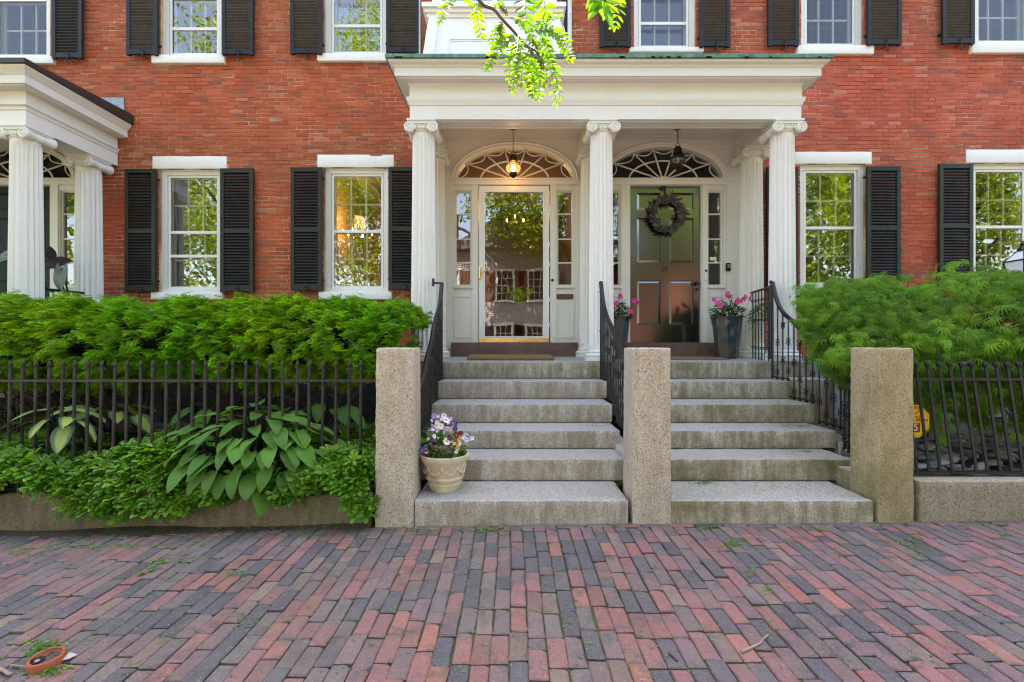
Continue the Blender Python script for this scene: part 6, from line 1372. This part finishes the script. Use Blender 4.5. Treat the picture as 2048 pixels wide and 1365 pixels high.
# leaf-card crowns
lq = ([(-.32, 0, 0), (0, -.5, .06), (.32, 0, 0), (0, .5, -.06)], [(0, 1, 2, 3)], None, None)
def crown_mesh(mb, c, rad, n, size, seed, clumps=26):
    rg = np.random.default_rng(seed); cc = rg.normal(0, 1, (clumps, 3)); cc /= np.linalg.norm(cc, axis=1)[:, None]; cc *= rg.uniform(.45, .92, (clumps, 1)); cr = rg.uniform(.22, .42, clumps)
    k = rg.integers(0, clumps, n); d = rg.normal(0, 1, (n, 3)); d /= np.linalg.norm(d, axis=1)[:, None]; p = cc[k] + d * (cr[k] * rg.random(n) ** .4)[:, None]
    mb.scatter(lq, rots(rg.random(n) * 6.3, rg.normal(.3, .7, n), rg.normal(0, .7, n), rg.uniform(.7, 1.3, n) * size), np.array(c) + p * np.array(rad), rg.uniform(.6, 1.35, (n, 1)) * np.c_[rg.uniform(.8, 1.3, n), np.ones(n), np.ones(n) * .9])
mb = MB(); crown_mesh(mb, (-4.6, -3.6, 7.6), (3.4, 2.2, 2.0), 5200, .16, 5); mb.build("crown", M['tree'], tree, kind="stuff")
def far_tree(x, y, h, r, seed, label, n=5200, z0=.33, ry=.7):
    o = thing("street_tree", label, "tree", (x, y, -.1), "trees across the street mirrored in the windows"); mb = MB()
    mb.tube(bez([(x, y, -.2), (x + .1, y, h * .35), (x - .1, y, h * .7)], 5), [.22 - .012 * i for i in range(11)], 8)
    for k in range(6): a = k * 1.05; mb.tube([(x, y, h * (.3 + .05 * k)), (x + r * .7 * math.cos(a), y + r * .7 * math.sin(a), h * (.55 + .05 * k))], [.09, .03], 6)
    mb.build("trunk", M['bark'], o, smooth=True); mb = MB(); crown_mesh(mb, (x, y, h * (.5 + z0 / 2)), (r, r * ry, h * (.5 - z0 / 2) + .3), n * 2, .19, seed, 60); mb.build("crown", M['tree'], o, kind="stuff")
far_tree(13.6, -8.6, 14.0, 4.6, 1, "bushy tree across the street reflected in the window right of the portico", 11000, .06); far_tree(21.8, -9.0, 14.0, 4.6, 2, "bushy tree across the street reflected in the far right window", 9000, .06)
far_tree(1.7, -9.4, 13.0, 3.6, 3, "tall tree across the street reflected in the storm door", 8000, .42); far_tree(-7.0, -9.2, 18.0, 3.9, 4, "leafy tree across the street reflected in the window left of the portico", 8000, .16)
far_tree(-14.6, -9.4, 18.0, 4.4, 6, "leafy tree across the street reflected in the second window from the left portico", 8000, .14); far_tree(7.4, -10.2, 12.5, 3.0, 7, "narrow tree across the street reflected in the dark door", 6000, .4)
wood = MB()
for (a, b, zt, n_) in ((10, 30, 17, 26000), (-30, -9, 15, 11000)):
    x = RNG.uniform(a, b, n_); z = .3 + (zt + 2 * np.sin(x * .9) + 1.2 * np.sin(x * 2.3)) * RNG.random(n_) ** .8; y = -15.5 + 1.6 * np.sin(x * 1.3 + z * .8) + RNG.normal(0, .5, n_)
    wood.scatter(lq, rots(RNG.random(n_) * 6.3, RNG.normal(.4, .6, n_), RNG.normal(0, .6, n_), RNG.uniform(.3, .55, n_)), np.c_[x, y, z], RNG.uniform(.55, 1.4, (n_, 1)) * np.c_[RNG.uniform(.8, 1.3, n_), np.ones(n_), np.ones(n_) * .8])
tag(wood.build("wooded_bank", M['tree'], at=(0, -15.5, 0), kind="stuff"), "dense leafy wood across the street mirrored in the windows", "trees")
# red brick house next door to it, mirrored in the gloss of the black door
ob = thing("brick_house", "red brick house across the street mirrored in the dark wreathed door", "house", (8.6, -12, -.1))
mb = MB(); mb.box(5.2, 12.2, -16, -11.9, -.2, 5.6); mb.build("wall", simple("far_brick", (.50, .16, .10), .9, nsc=20), ob); mb = MB(); mb.prism([(5.0, 5.61), (12.4, 5.61), (8.7, 7.6)], -16.2, -11.7); mb.build("roof", M['gr_found'], ob)
for x in (6.2, 8.0, 9.8, 11.4):
    for z in (.9, 3.4): f = MB(); f.box(x - .5, x + .5, -11.9, -11.84, z, z + 1.5); fo = f.build("window", M['white'], ob); g = MB(); g.box(x - .42, x + .42, -11.838, -11.83, z + .08, z + 1.42); g.build("pane", M['shut_b'], fo)
# clapboard house over the road (seen only in the glass)
oh = thing("clapboard_house", "grey clapboard house across the street mirrored in the storm door", "house", (.4, -11.9, -.1)); hy = -11.6
M['clap'] = simple("grey_clapboard", (.34, .31, .28), .8, var=.1); hw_ = []
mb = MB(); hx0, hx1 = -4.2, 4.6
for k in range(52): z = .5 + k * .115; mb.add([(hx0, hy, z), (hx1, hy, z), (hx1, hy + .025, z), (hx0, hy + .025, z), (hx0, hy + .004, z + .118), (hx1, hy + .004, z + .118)], [(0, 1, 2, 3), (2, 5, 4, 3)][::1])
mb.box(hx0, hx1, hy - 6, hy - .01, -.2, 6.5); mb.build("wall", M['clap'], oh)
mb = MB(); mb.prism([(hx0 - .3, 6.48), (hx1 + .3, 6.48), ((hx0 + hx1) / 2, 8.6)], hy - 6.3, hy + .35); mb.build("roof", M['gr_found'], oh)
for (wx_, wz_) in ((-.62, .75), (1.05, .75), (-2.6, .75), (3.0, .75), (-.55, 3.7), (1.2, 3.7), (-2.6, 3.7), (3.0, 3.7)):
    f = MB(); w2, h2 = .48, 1.55; y = hy + .04
    f.box(wx_ - w2 - .1, wx_ + w2 + .1, y, y + .08, wz_ + h2, wz_ + h2 + .14); f.box(wx_ - w2 - .1, wx_ + w2 + .1, y, y + .1, wz_ - .1, wz_)
    for e in (-w2, w2): f.box(wx_ + e - .05, wx_ + e + .05, y, y + .06, wz_, wz_ + h2)
    for q in (1, 2): f.box(wx_ - w2 + 2 * w2 * q / 3 - .015, wx_ - w2 + 2 * w2 * q / 3 + .015, y, y + .04, wz_, wz_ + h2)
    for q in (1, 2, 3): f.box(wx_ - w2, wx_ + w2, y, y + (.05 if q == 2 else .04), wz_ + h2 * q / 4 - .015, wz_ + h2 * q / 4 + .015)
    fo = f.build("window", M['white'], oh)
    g = MB(); g.box(wx_ - w2 + .05, wx_ + w2 - .05, y - .01, y + .008, wz_, wz_ + h2); g.build("pane", M['shut_b'], fo)
    s_ = MB()
    for e in (-1, 1): s_.box(wx_ + e * (w2 + .32) - .22, wx_ + e * (w2 + .32) + .22, y - .02, y + .03, wz_, wz_ + h2)
    s_.build("shutter", simple("brown_shutter", (.14, .06, .035), .6) if wz_ > 2 else M['shut_b'], oh)

# ------------------------------------------------------------------ litter on the bricks and steps
mb = MB(); Ps = []; Cs = []
def bits(px, py, n, sx_, sy_, Z=None, green=1., s=1.):
    for k in range(int(n * (2.2 if n > 1 else 1))):
        a, b = px + RNG.normal(0, sx_), py + RNG.normal(0, sy_)
        if Z is None:
            if b < 1044 and 1046 > 0: b = 1046 + abs(RNG.normal(0, 4))
            x, y = gp(a, b); z = gz(x) + .003 + RNG.random() * .006
            if y > 3.28: continue
        else: Y = F * (EYE - Z) / (b - 690); x, y = PX(a, Y), Y; z = Z + .003 + RNG.random() * .006
        Ps.append((x, y, z, s)); g = RNG.random(); c = np.array((1.3, 1.45, .9)) if RNG.random() < green else np.array((1.8, 1.2, .9)); Cs.append(c * RNG.uniform(.5, 1.3))
for (a, b, n, u, v) in ((1465, 1092, 60, 14, 6), (1412, 1056, 50, 12, 5), (85, 1283, 80, 22, 10), (90, 1325, 46, 24, 6), (1500, 1150, 16, 10, 4), (1530, 1187, 14, 8, 4), (830, 1060, 40, 60, 4), (985, 1058, 70, 30, 5), (1640, 1063, 20, 20, 3), (1820, 1085, 40, 26, 8), (1835, 1112, 24, 20, 6), (1985, 1050, 55, 22, 5), (1760, 1050, 30, 24, 4), (1900, 1050, 24, 40, 4), (2010, 1075, 18, 16, 4), (1680, 1105, 14, 20, 8), (360, 1110, 40, 40, 8), (330, 1080, 60, 60, 4), (180, 1075, 60, 60, 5), (60, 1085, 40, 40, 8), (480, 1140, 24, 20, 10), (640, 1065, 40, 40, 4), (1240, 1052, 24, 20, 3), (120, 1195, 10, 20, 12), (480, 1230, 14, 20, 10)): bits(a, b, n, u, v)
for k in range(1500): bits(RNG.uniform(0, 2048), 1050 + 300 * RNG.random() ** 1.4, 1, 5, 3, None, .8, .8)
for (a, b, n, u, v, Z) in ((1408, 968, 44, 12, 3, ZK[0]), (1605, 903, 26, 18, 2, ZK[1]), (1585, 853, 56, 20, 3, ZK[2]), (1560, 806, 24, 16, 2, ZK[3]), (1450, 805, 8, 16, 2, ZK[3]), (1190, 852, 14, 18, 2, ZK[2]), (1200, 905, 6, 16, 2, ZK[1]), (1560, 975, 14, 60, 6, ZK[0]), (1235, 968, 16, 5, 4, ZK[0]), (1000, 985, 10, 60, 8, ZK[0])): bits(a, b, n, u, v, Z)
Ps = np.array(Ps); n = len(Ps)
mb.scatter(leaf_t(.30, .1), rots(RNG.random(n) * 6.3, RNG.normal(0, .22, n), RNG.normal(0, .3, n), RNG.uniform(.013, .032, n) * Ps[:, 3]), Ps[:, :3], np.array(Cs)); lo = mb.build("leaf_litter", M['herb'], at=(0, 2.5, 0), kind="stuff"); tag(lo, "fallen green leaflets scattered over bricks and steps", "leaf litter")
# moss in the joints
n = 520; x = RNG.uniform(-5.2, -1.06, n); mb = MB(); mb.scatter(leaf_t(.34, .1), rots(RNG.random(n) * 6.3, RNG.normal(0, .35, n), RNG.normal(0, .4, n), RNG.uniform(.012, .034, n)), np.c_[x, 3.29 - np.abs(RNG.normal(0, .05, n)), .017 * x + .016 + .010 * RNG.random(n)], np.where(RNG.random((n, 1)) < .45, np.array([[1., 1., .7]]), np.array([[1.1, .42, .9]])) * RNG.uniform(.3, 1.3, (n, 1))); tag(mb.build("leaf_litter", M['herb'], at=(-3, 3.27, 0), kind="stuff"), "brown and green debris banked along the foot of the left wall", "leaf litter")
n = 5200; x = RNG.uniform(-4, 4.2, n); i_ = np.round((x - .02) / BW - .5); x = .02 + (i_ + .5) * BW + RNG.normal(0, .0035, n); y = 1.7 + 1.58 * RNG.random(n) ** .8
x = x + .012 * np.sin(y * 1.7 + x * .6) + .008 * np.sin(y * 3.1 - x * .9)
mb = MB(); mb.scatter(leaf_t(.3, .2), rots(RNG.random(n) * 6.3, RNG.uniform(.2, 1.3, n), RNG.normal(0, .4, n), RNG.uniform(.007, .015, n)), np.c_[x, y, np.where(x < 0, .017, .006) * x - .006], RNG.uniform(.35, 1.0, (n, 1)) * np.array((.9, 1., .6))); mo = mb.build("joint_moss", M['herb'], at=(0, 2.5, 0), kind="stuff"); tag(mo, "fine moss and grass growing in the brick joints", "moss")
# soil and debris banked along the foot of the left wall
mb = MB(); X = np.linspace(-7, -1.08, 120); V = []
for x in X:
    wd = .07 + .045 * math.sin(x * 2.3 + 1) + .02 * math.sin(x * 9) + (.05 if x < -3 else 0); h = .022 + .012 * math.sin(x * 4.1)
    V += [(x, 3.32, gz(x) + h), (x, 3.30 - wd * .4, gz(x) + h * .7), (x, 3.30 - wd, gz(x) - .008)]
mb.add(V, [(3 * i + k, 3 * i + k + 1, 3 * i + k + 4, 3 * i + k + 3)[::-1] for i in range(119) for k in range(2)]); mb.build("soil_strip", M['soil'], smooth=True, kind="structure")
